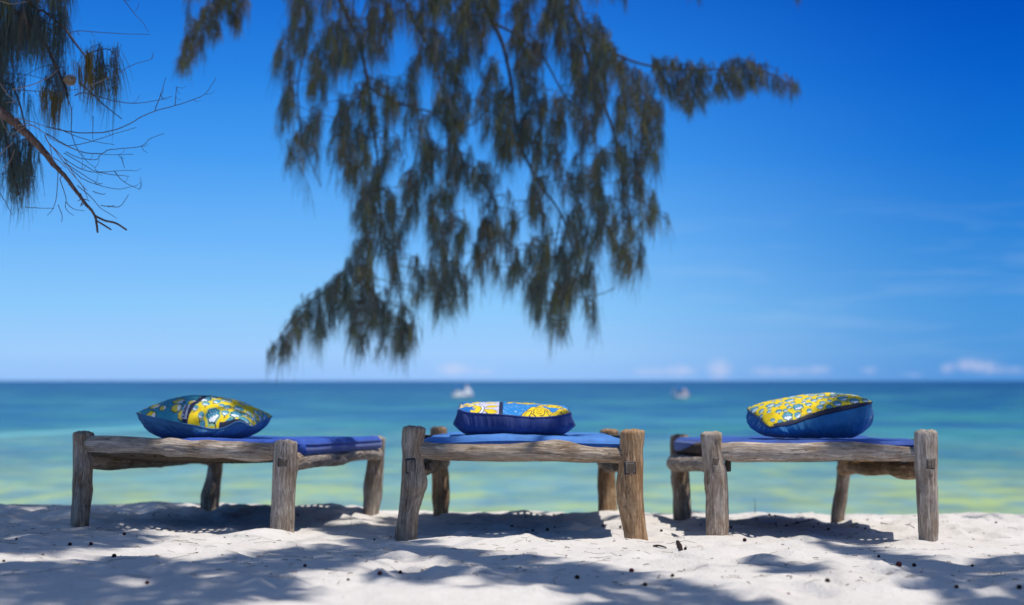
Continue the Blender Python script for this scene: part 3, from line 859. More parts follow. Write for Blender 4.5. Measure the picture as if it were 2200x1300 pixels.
    mb = MB(); mb.box(at(1564, 1001, 6.4), (.022, .05, .05), bev=.004); w = mb.build('wedge', M['wood_dark'], bed, smooth=False); w.location = -bed.location
    mm = mattress('mattress', (.93, 6.42), (1.80, 6.27), (1.86, 8.05), (.92, 8.12), (.432, .446, .400, .380), .080, M['matt_right'], 9)
    tag(mm, 'dark blue mattress on the right bed beside its tall corner posts', 'mattress', 'blue mattresses on the beds')

    # ---- cushions
    def wobL(U, W): return np.where(W < 0, 1, 0)*(-W)**3*(-.012*np.cos(U*2.6)+.026*np.exp(-((U-.78)/.20)**2)-.012*np.exp(-((U-.35)/.25)**2))
    r, Vt, n = cushion('cushion', -1.465, 6.84, .288, .27, -.04, (.545, .478, .53, .56), .098, .432, None, M['blue_left'], paint_left, 2, corner=.12, shrink=.42, bpow=.42, tpow=.6, fwob=wobL)
    tag(r, 'plump cushion half teal, half yellow flowered, with a woven tag, on the left bed', 'cushion', 'printed cushions on the beds')
    # woven tag beside the dark stripe
    i0, i1, j0, j1 = int(.40*n), int(.445*n), int(.012*n), int(.17*n)
    V = []; Q = []
    ni, nj = 6, 14
    for a in range(ni):
        for b in range(nj):
            p = Vector(Vt[int(i0+(i1-i0)*a/(ni-1)), int(j0+(j1-j0)*b/(nj-1))]); p += Vector((0, -.006, .006)); V.append(tuple(p))
    me = mesh_np('woven_tag', V, gridq(ni, nj)[:, ::-1])
    tg = link('woven_tag', me, M['tag'], r)
    cu = bpy.data.curves.new('tag_text', 'FONT'); cu.body = 'URAHI'; cu.size = .034; cu.align_x = 'CENTER'; cu.align_y = 'CENTER'; cu.offset = .0006; cu.resolution_u = 3
    to = bpy.data.objects.new('tag_text', cu); COL.objects.link(to)
    bpy.context.view_layer.update()
    tm = bpy.data.meshes.new_from_object(to.evaluated_get(bpy.context.evaluated_depsgraph_get())); bpy.data.objects.remove(to)
    A_ = np.array(V).reshape(ni, nj, 3)
    L = 1.0; xs = np.array([v.co.x for v in tm.vertices]); ys = np.array([v.co.y for v in tm.vertices])
    sx_ = np.clip((xs-xs.min())/(xs.max()-xs.min())*.88+.06, 0, 1); sy_ = np.clip((ys-ys.min())/(ys.max()-ys.min())*.6+.2, 0, 1)
    for k, v in enumerate(tm.vertices):
        fj = sx_[k]*(nj-1); fi = (1-sy_[k])*(ni-1)
        a = int(min(fi, ni-2)); b = int(min(fj, nj-2)); ta = fi-a; tb = fj-b
        p = (A_[a, b]*(1-ta)+A_[a+1, b]*ta)*(1-tb)+(A_[a, b+1]*(1-ta)+A_[a+1, b+1]*ta)*tb
        v.co = (p[0], p[1]-.0018, p[2]+.0018)
    tm.name = 'lettering'; tm.materials.clear()
    link('lettering', tm, M['ink'], tg, smooth=False)
    def wobM(U, W): return np.where(W < 0, 1, 0)*(-W)**3*(-.012*np.exp(-((U-.35)/.5)**2)+.014*np.abs(U)**5)
    r, _, _ = cushion('cushion', (.011), 6.78, .274, .27, .0, (.556, .545, .575, .595), .026, .452, None, M['navy'], paint_mid, 6, corner=.05, shrink=.08, bpow=.19, tpow=.5, gather=1.15, fwob=wobM)
    tag(r, 'boxy navy cushion with yellow roses on its blue top, on the middle bed', 'cushion', 'printed cushions on the beds')
    def wobR(U, W): return np.where(W < 0, 1, 0)*(-W)**3*(-.010*np.exp(-((U+.55)/.25)**2))
    r, _, _ = cushion('cushion', 1.407, 6.78, .258, .26, .05, (.490, .605, .622, .570), .058, .440, None, M['blue_right'], paint_right, 9, corner=.07, shrink=.16, bpow=.28, tpow=.5, trimband=True, gather=1.1, fwob=wobR)
    tag(r, 'tilted cushion covered in teal flowers on yellow, bright blue below, on the right bed', 'cushion', 'printed cushions on the beds')
build_beds()

# ------------------------------------------------------------------ foliage
class Needles:
    """collects drooping needle ribbons"""
    def __init__(s, seed): s.V = []; s.C = []; s.r = np.random.default_rng(seed)
    def tufts(s, P, cnt, length, width, spread=.25, twig=.06, lean=(0, 0), cols=None, cvar=.25, down=1.0):
        r = s.r; P = np.asarray(P, float); N = len(P)
        if N == 0: return
        idx = np.repeat(np.arange(N), cnt); n = len(idx)
        ta = r.uniform(0, 2*math.pi, N); slant = r.uniform(.2, .9, N)
        tw = np.stack([np.cos(ta)*slant, np.sin(ta)*slant, -.6*np.ones(N)], -1)*twig
        p0 = P[idx]+tw[idx]*r.uniform(-1, 1, (n, 1))+r.normal(0, .008, (n, 3))
        d = np.stack([r.normal(0, spread, n)+lean[0], r.normal(0, spread, n)+lean[1], -down*np.ones(n)], -1)
        d += tw[idx]/max(twig, 1e-4)*.22
        d /= np.linalg.norm(d, axis=1, keepdims=True)
        L = length*r.uniform(.45, 1.1, n)*(r.uniform(.7, 1.2, N)[idx])
        d2 = d.copy(); d2[:, 2] -= .5; d2 /= np.linalg.norm(d2, axis=1, keepdims=True)
        p1 = p0+d*(L*.5)[:, None]; p2 = p1+d2*(L*.5)[:, None]
        a = r.uniform(0, math.pi, n); side = np.stack([np.cos(a), np.sin(a), np.zeros(n)], -1)
        w = (width*r.uniform(.7, 1.3, n))[:, None]*side/2
        v = np.stack([p0-w, p0+w, p1-w, p1+w, p2-w*.35, p2+w*.35], 1)
        s.V.append(v.reshape(-1, 3))
        if cols is None: cols = np.tile(np.array([[.05, .07, .03]]), (N, 1))
        c = cols[idx]*r.uniform(1-cvar, 1+cvar, (n, 1))
        s.C.append(np.repeat(c, 6, axis=0))
    def build(s, name, parent=None):
        V = np.concatenate(s.V); C = np.concatenate(s.C); n = len(V)//6
        b = (np.arange(n)*6)[:, None]
        Q = np.concatenate([b+np.array([[0, 1, 3, 2]]), b+np.array([[2, 3, 5, 4]])])
        return link(name, mesh_np(name, V, Q, C), M['needles'], parent, smooth=False)

PAL = np.array([(.078, .112, .094), (.066, .098, .100), (.115, .135, .060), (.165, .165, .065), (.145, .120, .088), (.092, .112, .118)])
def pal(n, r, w=(3, 3, 2, 1.2, .9, 2)):
    w = np.array(w)/sum(w); return PAL[r.choice(len(PAL), n, p=w)]

def px_fill(poly, n, r, d0, d1, holes=(), body=60, thr=.45, nsx=55, nsy=120, seed=3, gap=.27):
    """tuft tops whose hanging body stays inside an outline; spread over real depth"""
    xs = [p[0] for p in poly]; ys = [p[1] for p in poly]
    out = []; tries = 0
    while len(out) < n and tries < 200:
        tries += 1
        px = r.uniform(min(xs), max(xs), 400); py = r.uniform(min(ys), max(ys), 400)
        ok = inpoly(px, py+body*.35, poly) & inpoly(px, py+body, poly)
        ok &= vnoise(px/nsx, py/nsy, seed) > thr-.25*r.uniform(0, 1, 400)
        ok &= vnoise(px/(nsx*.42), py/(nsy*.5), seed+9) > gap
        ok &= vnoise((px+.35*py)/12, py/26, seed+17) > gap+.02
        wx = (vnoise(px/26, py/34, 91)-.5)*34; wy = (vnoise(px/26, py/34, 92)-.5)*60
        for hx, hy, hr, hs in holes:
            ok &= ((px+wx-hx)/(hr*.85))**2+((py+wy+body*.5-hy)/(hr*hs*.85))**2 > 1
        for x, y in zip(px[ok], py[ok]):
            out.append(tuple(at(x, y, r.uniform(d0, d1))))
    return np.array(out[:n])

def connect(nodes, tufts, mb, r0=.004, sagf=.06, upbias=.5, maxn=None):
    """join each tuft by a thin twig to the nearest wood already there, preferring wood above it"""
    N = [np.array(p) for p in nodes]; arr = np.array(N)
    T = np.array(tufts)
    order = np.argsort([np.min(np.linalg.norm(arr-t, axis=1)) for t in T])
    for i in order:
        t = T[i]; dv = arr-t
        dist = np.linalg.norm(dv*np.array([1, .8, 1]), axis=1)+upbias*np.maximum(-dv[:, 2], 0)*2
        j = int(np.argmin(dist)); s = arr[j]
        mid = (s+t)/2+np.array([0, 0, sagf*np.linalg.norm(s-t)])
        mb.tube([s, mid, t], [r0, r0*.8, r0*.6], 3, cap=False)
        arr = np.vstack([arr, t[None], ((mid+t)/2)[None]])

def limb(mb, pts, r0, r1, k=5, n=8, wob=0.0, seed=0):
    P = smooth_path(pts, k); m = len(P); rs = random.Random(seed)
    if wob: P = [p+Vector((rs.uniform(-wob, wob), rs.uniform(-wob, wob), rs.uniform(-wob, wob))) for p in P]
    mb.tube(P, [r0+(r1-r0)*i/(m-1) for i in range(m)], n)
    return P

def trunk(name, base, pts, r0, r1, parent, seed):
    P = smooth_path(pts, 8); m = len(P)
    n = 20; V = []
    rs = random.Random(seed)
    for i, p in enumerate(P):
        r = r0+(r1-r0)*i/(m-1); r *= 1+.5*math.exp(-i/2.2)
        for k in range(n):
            th = 2*math.pi*k/n
            rr = r*(1+.09*math.sin(th*3+seed)+.06*math.sin(th*7+i*.2)+rs.uniform(-.03, .03))
            V.append((p.x+rr*math.cos(th), p.y+rr*math.sin(th), p.z))
    return link(name, mesh_np(name, V, gridq(m, n, True)), M['bark'], parent)

# ---- right-hand tree: its trunk is outside the picture, a long limb hangs the big curtain of foliage over the beach
def at_l(L, d, sc=1.0, ox=0, oy=0): return [at(ox+x/sc, oy+y/sc, d) for x, y in L]
def build_tree_right():
    root = empty('casuarina_tree', (6.2, 11.2, float(gz(6.2, 11.2))))
    tag(root, 'casuarina whose wide curtain of drooping needles hangs in the middle, over the beds', 'tree', 'casuarina trees hanging over the beach')
    off = -root.location
    g0 = root.location.z
    parts = []
    t = trunk('trunk', None, [(6.2, 11.2, g0-.4), (6.15, 11.2, g0+1.2), (6.3, 11.15, 3.0), (6.0, 11.1, 5.2), (5.7, 10.9, 7.4), (5.6, 10.7, 9.6)], .23, .08, root, 2); t.location = off
    r = np.random.default_rng(21)
    D = 12.0
    nodes = []
    def add(pts, a, b, **k):
        mb = MB(); P = limb(mb, pts, a, b, **k); nodes.extend([tuple(p) for p in P])
        o = mb.build('limb' if a > .015 else 'branch', M['bark'], root); o.location = off; return P
    # limbs out over the top of the picture
    add([(6.05, 11.1, 4.6), (4.6, 11.4, 5.4), (3.0, 11.8, 5.6), (1.4, 12.0, 5.35), (-.2, 12.0, 5.0), (-1.6, 12.0, 4.7), (-2.6, 12.1, 4.45)], .085, .02)
    add([(6.0, 11.1, 5.2), (4.5, 9.6, 6.2), (3.2, 8.0, 6.6), (2.2, 6.6, 6.4), (1.6, 5.2, 6.0)], .07, .02)
    add([(3.2, 8.0, 6.6), (1.6, 7.2, 6.4), (.4, 6.2, 6.1), (-.4, 5.2, 5.8)], .035, .012)
    add([(1.4, 12.0, 5.35)]+at_l([(1240, -40), (1245, 60), (1265, 130), (1290, 200)], D)+at_l([(1330, 330), (1340, 470)], D), .022, .006)
    add([(-.2, 12.0, 5.0)]+at_l([(1035, -40), (1050, 30), (1080, 95), (1100, 190), (1112, 290), (1150, 380), (1205, 460), (1240, 560)], D), .022, .006)
    add([(-1.2, 12.0, 4.8)]+at_l([(730, -40), (745, 30), (772, 90), (790, 180), (798, 250), (810, 330), (815, 420), (825, 520)], D), .020, .006)
    add(at_l([(790, 185), (830, 212), (890, 232), (940, 250), (990, 330), (1010, 420)], D), .012, .005)
    add(at_l([(1050, 45), (1110, 75), (1165, 120), (1210, 200), (1260, 260)], D), .012, .005)
    add(at_l([(860, -30), (880, 30), (920, 100), (950, 190), (965, 320), (975, 450)], D), .011, .005)
    add(at_l([(1252, 62), (1300, 100), (1345, 126), (1400, 142), (1480, 150), (1560, 148), (1630, 150), (1690, 178), (1718, 200)], D), .012, .004)
    add(at_l([(1120, 320), (1060, 240), (1010, 270), (960, 280)], D), .006, .004)
    add(at_l([(820, 480), (800, 560), (750, 590), (700, 625), (650, 660), (610, 710), (590, 755)], D), .009, .003)
    add(at_l([(650, -30), (660, 80), (640, 180), (650, 300), (690, 400)], D), .010, .004)
    add(at_l([(812, 370), (800, 470), (790, 600), (830, 700), (800, 780)], D), .008, .003)
    add(at_l([(1205, 460), (1190, 560), (1195, 660)], D), .007, .003)
    add(at_l([(1350, 420), (1400, 445), (1440, 482)], D), .006, .003)
    add(at_l([(1240, 640), (1290, 632), (1322, 618)], D), .005, .003)
    add([(-2.0, 12.0, 4.6)]+at_l([(470, -40), (440, 30), (410, 90)], D), .012, .004)
    add(at_l([(470, -40), (510, 10), (520, 50)], D), .008, .004)
    main = [(630, -120), (612, 60), (592, 120), (578, 160), (597, 205), (604, 260), (600, 335), (624, 388), (652, 400), (660, 440), (690, 490), (718, 505), (742, 540), (742, 592), (700, 618), (652, 648), (612, 700), (574, 765), (590, 795), (625, 755), (662, 715), (690, 748), (702, 690), (738, 668), (756, 745), (776, 772), (800, 760), (822, 742), (850, 765), (866, 788), (906, 745), (900, 690), (940, 700), (985, 690), (1012, 678), (1032, 640), (1074, 612), (1085, 560), (1092, 650), (1132, 655), (1146, 700), (1186, 755), (1224, 748), (1232, 690), (1246, 645), (1262, 715), (1282, 715), (1288, 650), (1332, 646), (1384, 612), (1382, 520), (1405, 500), (1452, 515), (1446, 478), (1404, 440), (1424, 340), (1426, 240), (1418, 185), (1330, 130), (1296, 60), (1270, -120)]
    holes = [(905, 540, 38, 1.2), (1020, 470, 26, 2.0), (1078, 560, 24, 1.6), (1050, 330, 28, 2.2), (1085, 450, 20, 2.), (700, 310, 18, 2.4), (740, 180, 16, 2.5), (860, 120, 20, 2.2), (1010, 180, 20, 2.),
             (1225, 330, 18, 2.2), (1170, 420, 18, 2.2), (1130, 520, 22, 1.8), (1235, 560, 16, 2), (960, 620, 12, 2), (860, 640, 14, 2), (1330, 520, 14, 2.), (680, 80, 16, 2), (1150, 60, 14, 2.5), (870, 330, 16, 2.), (760, 430, 14, 2)]
    nd = Needles(7)
    T1 = px_fill(main, 5600, r, 11.3, 12.7, holes, 40, .44, 34, 72)
    arm2 = [(742, 585), (745, 660), (735, 690), (706, 715), (690, 750), (678, 715), (660, 715), (640, 745), (600, 780), (586, 800), (572, 770), (600, 715), (640, 655), (690, 615)]
    T1 = np.concatenate([T1, px_fill(arm2, 130, r, 11.8, 12.2, (), 22, .30, 22, 50, gap=.15), px_fill([(740, 640), (905, 640), (905, 745), (866, 790), (840, 760), (800, 790), (760, 760)], 85, r, 11.7, 12.3, (), 32, .45, 24, 60), px_fill([(1095, 560), (1225, 600), (1228, 700), (1200, 752), (1160, 715), (1120, 640)], 50, r, 11.7, 12.3, (), 32, .3, 30, 60)])
    arm = [(1400, 120), (1450, 125), (1520, 140), (1600, 122), (1665, 145), (1722, 195), (1700, 215), (1640, 195), (1600, 205), (1560, 222), (1520, 225), (1480, 262), (1440, 225), (1400, 190)]
    T2 = px_fill(arm, 300, r, 11.8, 12.2, (), 20, .25, 26, 40, gap=.1)
    Ttop = px_fill([(395, -110), (535, -110), (532, 60), (520, 105), (497, 70), (470, 122), (450, 100), (432, 178), (385, 170), (380, 120), (402, 80)], 200, r, 11.8, 12.2, (), 36, .25)
    Tb = px_fill([(1310, -90), (1352, -90), (1350, 30), (1335, 35), (1310, 20)], 5, r, 11.9, 12.1, (), 50, .0)
    Tc = px_fill([(560, -100), (640, -100), (625, 30), (590, 25), (565, 15)], 8, r, 11.9, 12.1, (), 50, .0)
    Td = np.array([tuple(at(x, y, 12.0)) for x, y in ((1488, -38), (1497, -52), (1715, -32), (1722, -45))])
    c1 = pal(len(T1), r)
    # clumps of older, browner shoots
    k = vnoise(T1[:, 0]*2.2, T1[:, 2]*1.6, 77) > .62; c1[k] = c1[k]*.6+np.array((.13, .115, .045))*.4
    h_ = r.random(len(T1)) < .6; nd.tufts(T1[h_], 11, .19, .0033, .32, .06, (-.05, 0), c1[h_]); nd.tufts(T1[~h_], 10, .29, .0032, .18, .06, (-.07, 0), c1[~h_])
    nd.tufts(T2, 13, .14, .0038, .30, .06, (.12, 0), pal(len(T2), r))
    nd.tufts(Ttop, 14, .19, .0040, .25, .06, (-.02, 0), pal(len(Ttop), r, (1, 1, 2, 3, 3, 1)))
    for q in (Tb, Tc, Td): nd.tufts(q, 30, .22, .005, .12, .06, (0, 0), pal(len(q), r, (1, 1, 2, 2, 3, 1)))
    # foliage above the picture on the same limb
    hi = np.stack([r.uniform(-2.6, 5.2, 240), r.uniform(11.2, 12.8, 240), r.uniform(4.6, 6.2, 240)], -1)
    nd.tufts(hi, 34, .36, .0055, .14, .08, (0, 0), pal(240, r))
    o = nd.build('foliage', root); o.location = off
    allt = np.concatenate([T1, T2, Ttop, Tb, Tc, Td])
    tw = MB(); connect(nodes, allt, tw, .0042, .05, .5)
    o = tw.build('twigs', M['bark'], root, kind='stuff'); o.location = off
    sh = shade_points(SHADE_R, r, 300); hi2 = crown_fringe('R', r)
    nd2 = Needles(17)
    nd2.tufts(sh, 26, .14, .013, 1.0, .045, (0, 0), pal(len(sh), r), down=.55)
    nd2.tufts(hi2, 34, .30, .010, .7, .10, (0, 0), pal(len(hi2), r), down=.7)
    o = nd2.build('foliage', root); o.location = off
    tw2 = MB(); connect(nodes, np.concatenate([sh[::20], hi2[::3]]), tw2, .006, .05, .2)
    o = tw2.build('twigs', M['bark'], root, kind='stuff'); o.location = off

# where the crowns overhead throw their shade on the sand: outlines as the photo shows them
SHADE_L = [
    [(-300, 1085), (150, 1085), (330, 1090), (440, 1098), (430, 1120), (330, 1128), (270, 1140), (335, 1160), (250, 1180), (150, 1180), (60, 1178), (-300, 1180)],
    [(-300, 1195), (10, 1215), (120, 1210), (200, 1212), (300, 1208), (350, 1200), (420, 1218), (500, 1200), (560, 1192), (640, 1180), (700, 1175), (760, 1172), (830, 1200), (760, 1215), (640, 1225), (600, 1240), (620, 1262), (690, 1272), (640, 1290), (560, 1285), (500, 1292), (420, 1330), (-300, 1340)],
    [(-200, 1150), (120, 1155), (330, 1158), (300, 1172), (150, 1182), (-200, 1196)], [(150, 1206), (330, 1196), (420, 1205), (480, 1216), (300, 1225)], [(380, 1120), (560, 1150), (540, 1122), (440, 1098)],
    [(640, 1100), (680, 1119), (740, 1129), (800, 1127), (840, 1100), (890, 1098), (872, 1160), (760, 1150), (690, 1136)],
]
SHADE_R = [
    [(700, 1130), (860, 1150), (960, 1180), (1080, 1195), (1200, 1202), (1340, 1232), (1480, 1256), (1620, 1282), (1760, 1330), (1300, 1330), (1290, 1292), (1200, 1268), (1060, 1262), (960, 1248), (870, 1258), (780, 1248), (840, 1228), (980, 1222), (940, 1205), (820, 1188), (760, 1165)],
    [(1690, 1140), (1800, 1150), (1900, 1180), (2000, 1200), (2090, 1218), (2130, 1200), (2300, 1190), (2400, 1340), (2150, 1340), (2060, 1290), (1950, 1262), (2030, 1255), (1960, 1232), (1880, 1210), (1800, 1180), (1720, 1160)],
    [(1590, 1205), (1700, 1212), (1780, 1232), (1720, 1238), (1640, 1224)],
]
def shade_points(polys, r, dens, hmin=4.7, hmax=6.3, thr=.2):
    n = int(9*6.5*dens)
    x = r.uniform(-4.5, 4.5, n); y = r.uniform(3.2, 9.7, n)
    zz = ground(x, y)
    px, py = proj(x, y, zz)
    ok = np.zeros(n, bool)
    for p in polys: ok |= inpoly(px+r.normal(0, 10, n), py+r.normal(0, 1.5, n), p)
    ok &= vnoise(x*3.5, y*2.2, 61) > thr-.18*r.uniform(0, 1, n)
    x, y, zz = x[ok], y[ok], zz[ok]
    h = r.uniform(hmin, hmax, len(x))
    return np.stack([x+SUN.x/SUN.z*h, y+SUN.y/SUN.z*h, zz+h+.08], -1)
def crown_fringe(side, r):
    n = 260
    if side == 'L': x = r.uniform(-7.0, -3.6, n); y = r.uniform(2.6, 8.4, n)
    else: x = r.uniform(4.4, 7.6, n); y = r.uniform(3.5, 11.5, n)
    z = r.uniform(4.8, 7.6, n)
    return np.stack([x, y, z], -1)

def build_tree_left():
    bx, by = -4.9, 6.0
    g0 = float(gz(bx, by)); root = empty('casuarina_tree', (bx, by, g0)); off = -root.location
    tag(root, 'casuarina reaching in at the upper left with a bare dead branch and dark needles', 'tree', 'casuarina trees hanging over the beach')
    t = trunk('trunk', None, [(bx, by, g0-.4), (bx+.05, by, g0+1.2), (bx-.15, by+.05, 3.0), (bx+.1, by-.05, 5.0), (bx+.3, by-.2, 7.2), (bx+.2, by-.2, 9.0)], .25, .08, root, 5); t.location = off
    r = np.random.default_rng(31); nodes = []
    def add(pts, a, b, **k):
        mb = MB(); P = limb(mb, pts, a, b, **k); nodes.extend([tuple(p) for p in P])
        o = mb.build('limb' if a > .015 else 'branch', M['bark'], root); o.location = off; return P
    Z = 2.407
    add([(-4.75, 5.95, 3.6), (-4.0, 6.3, 4.0), (-3.2, 6.7, 3.6), (-2.8, 6.8, 3.1)]+at_l([(-30, -40)], 6.8), .06, .02)
    add([(-4.75, 5.9, 4.6), (-3.6, 5.8, 5.4), (-2.4, 5.8, 5.7), (-1.2, 5.6, 5.8), (0, 5.4, 5.6)], .07, .015)
    add([(-3.6, 5.8, 5.4), (-2.8, 6.9, 5.7), (-1.8, 7.8, 5.8), (-.8, 8.4, 5.6)], .04, .012)
    add([(-2.8, 6.8, 3.1)]+at_l([(30, 0), (100, 70), (180, 160), (240, 235), (290, 350), (330, 430), (350, 500)], 6.7, Z), .012, .006)
    add([(-2.8, 6.8, 3.1)]+at_l([(130, -10), (230, 60), (330, 145), (380, 215), (440, 290)], 6.8, Z), .008, .003)
    add([(-2.8, 6.8, 3.1)]+at_l([(-20, 80), (-5, 200), (20, 330), (40, 420)], 6.9), .010, .005)
    add(at_l([(-10, 180), (30, 190), (60, 300), (70, 380)], 6.9), .006, .003)
    add(at_l([(410, 425), (470, 480), (540, 545), (630, 615)], 6.8, Z), .004, .002)
    add(at_l([(440, 290), (500, 262), (560, 255), (600, 290)], 6.8, Z), .003, .002)
    nd = Needles(9)
    L1 = [(-260, -120), (150, -120), (168, 50), (150, 130), (150, 200), (122, 290), (104, 345), (100, 405), (62, 455), (20, 460), (-260, 440)]
    T1 = px_fill(L1, 700, r, 6.6, 7.6, [(95, 330, 14, 2.), (40, 250, 12, 2), (110, 60, 10, 2.)], 80, .46, 40, 110, 13)
    L2 = [(182, 95), (232, 98), (262, 130), (252, 190), (270, 285), (235, 290), (215, 262), (180, 215), (178, 150)]
    T2 = px_fill(L2, 34, r, 6.7, 6.9, (), 75, .0)
    c1 = pal(len(T1), r, (4, 4, 1.2, .6, .5, 2)); nd.tufts(T1, 22, .24, .0021, .16, .055, (-.02, 0), c1)
    nd.tufts(T2, 14, .22, .0020, .16, .05, (.05, 0), pal(len(T2), r, (2, 2, 1, 2, 2, 1)))
    br = np.array([tuple(at(x, y, 6.65)) for x, y in ((92, 190), (108, 195), (122, 205), (126, 215), (186, 112), (192, 140), (166, 136), (192, 118))])
    nd.tufts(br, 34, .19, .0022, .08, .03, (.02, 0), np.tile(np.array([[.20, .15, .045]]), (len(br), 1)))
    o = nd.build('foliage', root); o.location = off
    sh = shade_points(SHADE_L, r, 360, thr=.04); fr = crown_fringe('L', r)
    nd2 = Needles(19)
    nd2.tufts(sh, 26, .14, .013, 1.0, .045, (0, 0), pal(len(sh), r), down=.55)
    nd2.tufts(fr, 34, .30, .010, .7, .10, (0, 0), pal(len(fr), r), down=.7)
    o = nd2.build('foliage', root); o.location = off
    tw = MB(); connect(nodes, T1, tw, .0022, .05, .5); connect(nodes, np.concatenate([T2, br]), tw, .0016, .05, .5)
    connect(nodes, np.concatenate([sh[::20], fr[::3]]), tw, .006, .05, .2)
    o = tw.build('twigs', M['bark'], root, kind='stuff'); o.location = off
    # the dead branch
    db = MB(); d = 6.45
    limb(db, [(-4.75, 5.95, 2.9), (-3.8, 6.3, 2.75), (-3.0, 6.45, 2.45)]+at_l([(-60, 530), (0, 575), (60, 622), (130, 685), (200, 755), (240, 800), (275, 850)], d, Z), .030, .0125, n=9, wob=.0015, seed=3)
    limb(db, at_l([(275, 850), (330, 905), (390, 985), (440, 1050), (490, 1115), (505, 1205)], d, Z), .0115, .0045, n=8, wob=.001, seed=4)
    limb(db, at_l([(490, 1115), (540, 1140), (600, 1155), (655, 1190)], d, Z), .0052, .0042, n=6)
    limb(db, at_l([(493, 1138), (530, 1160), (575, 1188)], d, Z), .0045, .0035, n=6)
    rs = random.Random(5)
    for i in range(26):   # snapped stubs along the branch
        s = rs.random(); pts = [(60, 622), (130, 685), (200, 755), (275, 850), (330, 905), (390, 985), (440, 1050)]
        k = min(int(s*6), 5); f = s*6-k; x = pts[k][0]*(1-f)+pts[k+1][0]*f; y = pts[k][1]*(1-f)+pts[k+1][1]*f
        a = rs.uniform(-.6, 2.2); L = rs.uniform(14, 45)
        limb(db, at_l([(x, y), (x+L*.5*math.cos(a), y+L*.5*math.sin(a)), (x+L*math.cos(a+.3), y+L*math.sin(a+.3))], d, Z), .0028, .0014, k=2, n=5)
    dead = db.build('dead_branch', M['dead'], root); dead.location = off
    TW = [[(240, 655), (350, 680), (450, 688), (560, 680), (650, 650), (730, 605), (800, 575), (900, 548), (1000, 515), (1060, 485), (1100, 430), (1115, 400)],
          [(905, 548), (908, 500), (912, 448)], [(800, 572), (830, 490), (858, 400)], [(385, 495), (420, 480), (480, 490), (560, 515), (680, 535), (780, 525), (890, 498)],
          [(470, 440), (540, 410), (620, 370), (700, 330), (780, 308)], [(350, 175), (400, 160), (470, 163), (600, 173), (775, 178)],
          [(630, -20), (640, 0), (690, 65), (750, 130)], [(345, 500), (370, 570), (370, 690), (400, 770), (430, 815), (490, 868)],
          [(60, 465), (180, 470), (300, 475), (400, 460)], [(240, 690), (330, 745), (420, 785), (520, 795), (560, 775), (610, 770), (730, 755), (780, 715), (850, 690)],
          [(340, 785), (400, 815), (460, 825), (505, 823), (520, 800), (610, 800), (690, 797)], [(330, 820), (420, 875), (500, 890), (590, 885), (675, 880)],
          [(350, 855), (420, 920), (490, 950), (560, 970), (620, 978), (680, 965)], [(590, 885), (640, 940), (720, 980)], [(400, 960), (470, 1020), (520, 1075), (605, 1130)],
          [(520, 1062), (610, 1070), (640, 1045), (665, 1005)], [(300, 890), (295, 980), (280, 1065), (245, 1115)], [(310, 930), (340, 1020), (340, 1080), (380, 1115)],
          [(130, 1070), (180, 1075), (280, 1078)], [(340, 1045), (380, 1080), (440, 1090)], [(300, 665), (380, 700), (480, 730), (590, 748)], [(340, 755), (390, 750), (480, 730), (600, 690), (705, 660)],
          [(480, 600), (478, 720)], [(625, 810), (645, 870)], [(0, 1000), (30, 1050), (60, 1110)], [(300, 1060), (320, 1110), (318, 1150)], [(330, 840), (430, 905), (500, 945), (530, 950)],
          [(500, 890), (590, 905), (670, 912)], [(430, 960), (455, 1030)], [(480, 990), (530, 1005), (545, 1000)], [(330, 790), (480, 880), (540, 890)], [(560, 1070), (590, 1062)]]
    PT = [[(60, 465), (160, 440), (250, 400), (300, 360)], [(75, 610), (160, 630), (240, 655)], [(90, 650), (150, 640), (230, 690), (290, 730), (420, 785)], [(250, 740), (330, 820), (380, 900), (430, 970)],
          [(270, 760), (300, 800), (350, 870), (400, 930), (450, 985)], [(0, 590), (15, 640), (50, 700)], [(0, 800), (40, 760), (70, 735)], [(20, 870), (55, 830), (75, 770)], [(60, 700), (130, 655), (180, 650)],
          [(240, 800), (300, 830), (340, 870)], [(0, 5), (60, 20), (150, 5)], [(340, 150), (400, 230), (440, 290)], [(0, 430), (40, 490), (80, 525), (30, 530)], [(230, 700), (260, 760), (270, 830), (300, 850)], [(470, 440), (520, 420), (570, 395)]]
    rs = random.Random(9)
    for i, L in enumerate(PT):
        tb = MB(); limb(tb, at_l(L, d-.03, Z), .0026, .0013, k=4, n=5, wob=.0012, seed=i+50)
        o = tb.build('bare_twig', M['twigpale'], dead); o['label'] = 'pale dry twig'
    for i, L in enumerate(TW):
        tb = MB(); dd = d+.12*math.sin(i*2.1)
        limb(tb, at_l(L, dd, Z), .0028 if i in (0, 3, 7, 9) else .0021, .0011, k=4, n=5, wob=.0012, seed=i)
        for q in range(3 if i < 14 else 0):      # finest side shoots
            k = rs.randrange(1, len(L)); x, y = L[k]; a = rs.uniform(-1.4, 1.4); l = rs.uniform(25, 70)
            limb(tb, at_l([(x, y), (x+l*.5*math.cos(a), y+l*.5*math.sin(a)+4), (x+l*math.cos(a-.2), y+l*math.sin(a-.2))], dd, Z), .0012, .0007, k=3, n=4)
        tb.build('bare_twig', M['twig'], dead)
    # ball of dry fibres caught in the branch
    c = at(150, 172, 6.6); mb = MB(); rs = random.Random(3)
    for i in range(150):
        th = rs.uniform(0, 6.28); ph = rs.uniform(-1.4, 1.4); R = .026*rs.uniform(.6, 1.1)
        q = Quaternion(Vector((rs.uniform(-1, 1), rs.uniform(-1, 1), rs.uniform(-1, 1))).normalized(), rs.uniform(0, 3.14))
        pts = [c+q @ Vector((R*math.cos(th+k*.45), R*math.sin(th+k*.45), .006*math.sin(k*2+th)))*rs.uniform(.93, 1.07) for k in range(6)]
        mb.tube(pts, .0011, 4)
    o = mb.build('fibre_ball', M['nest'])
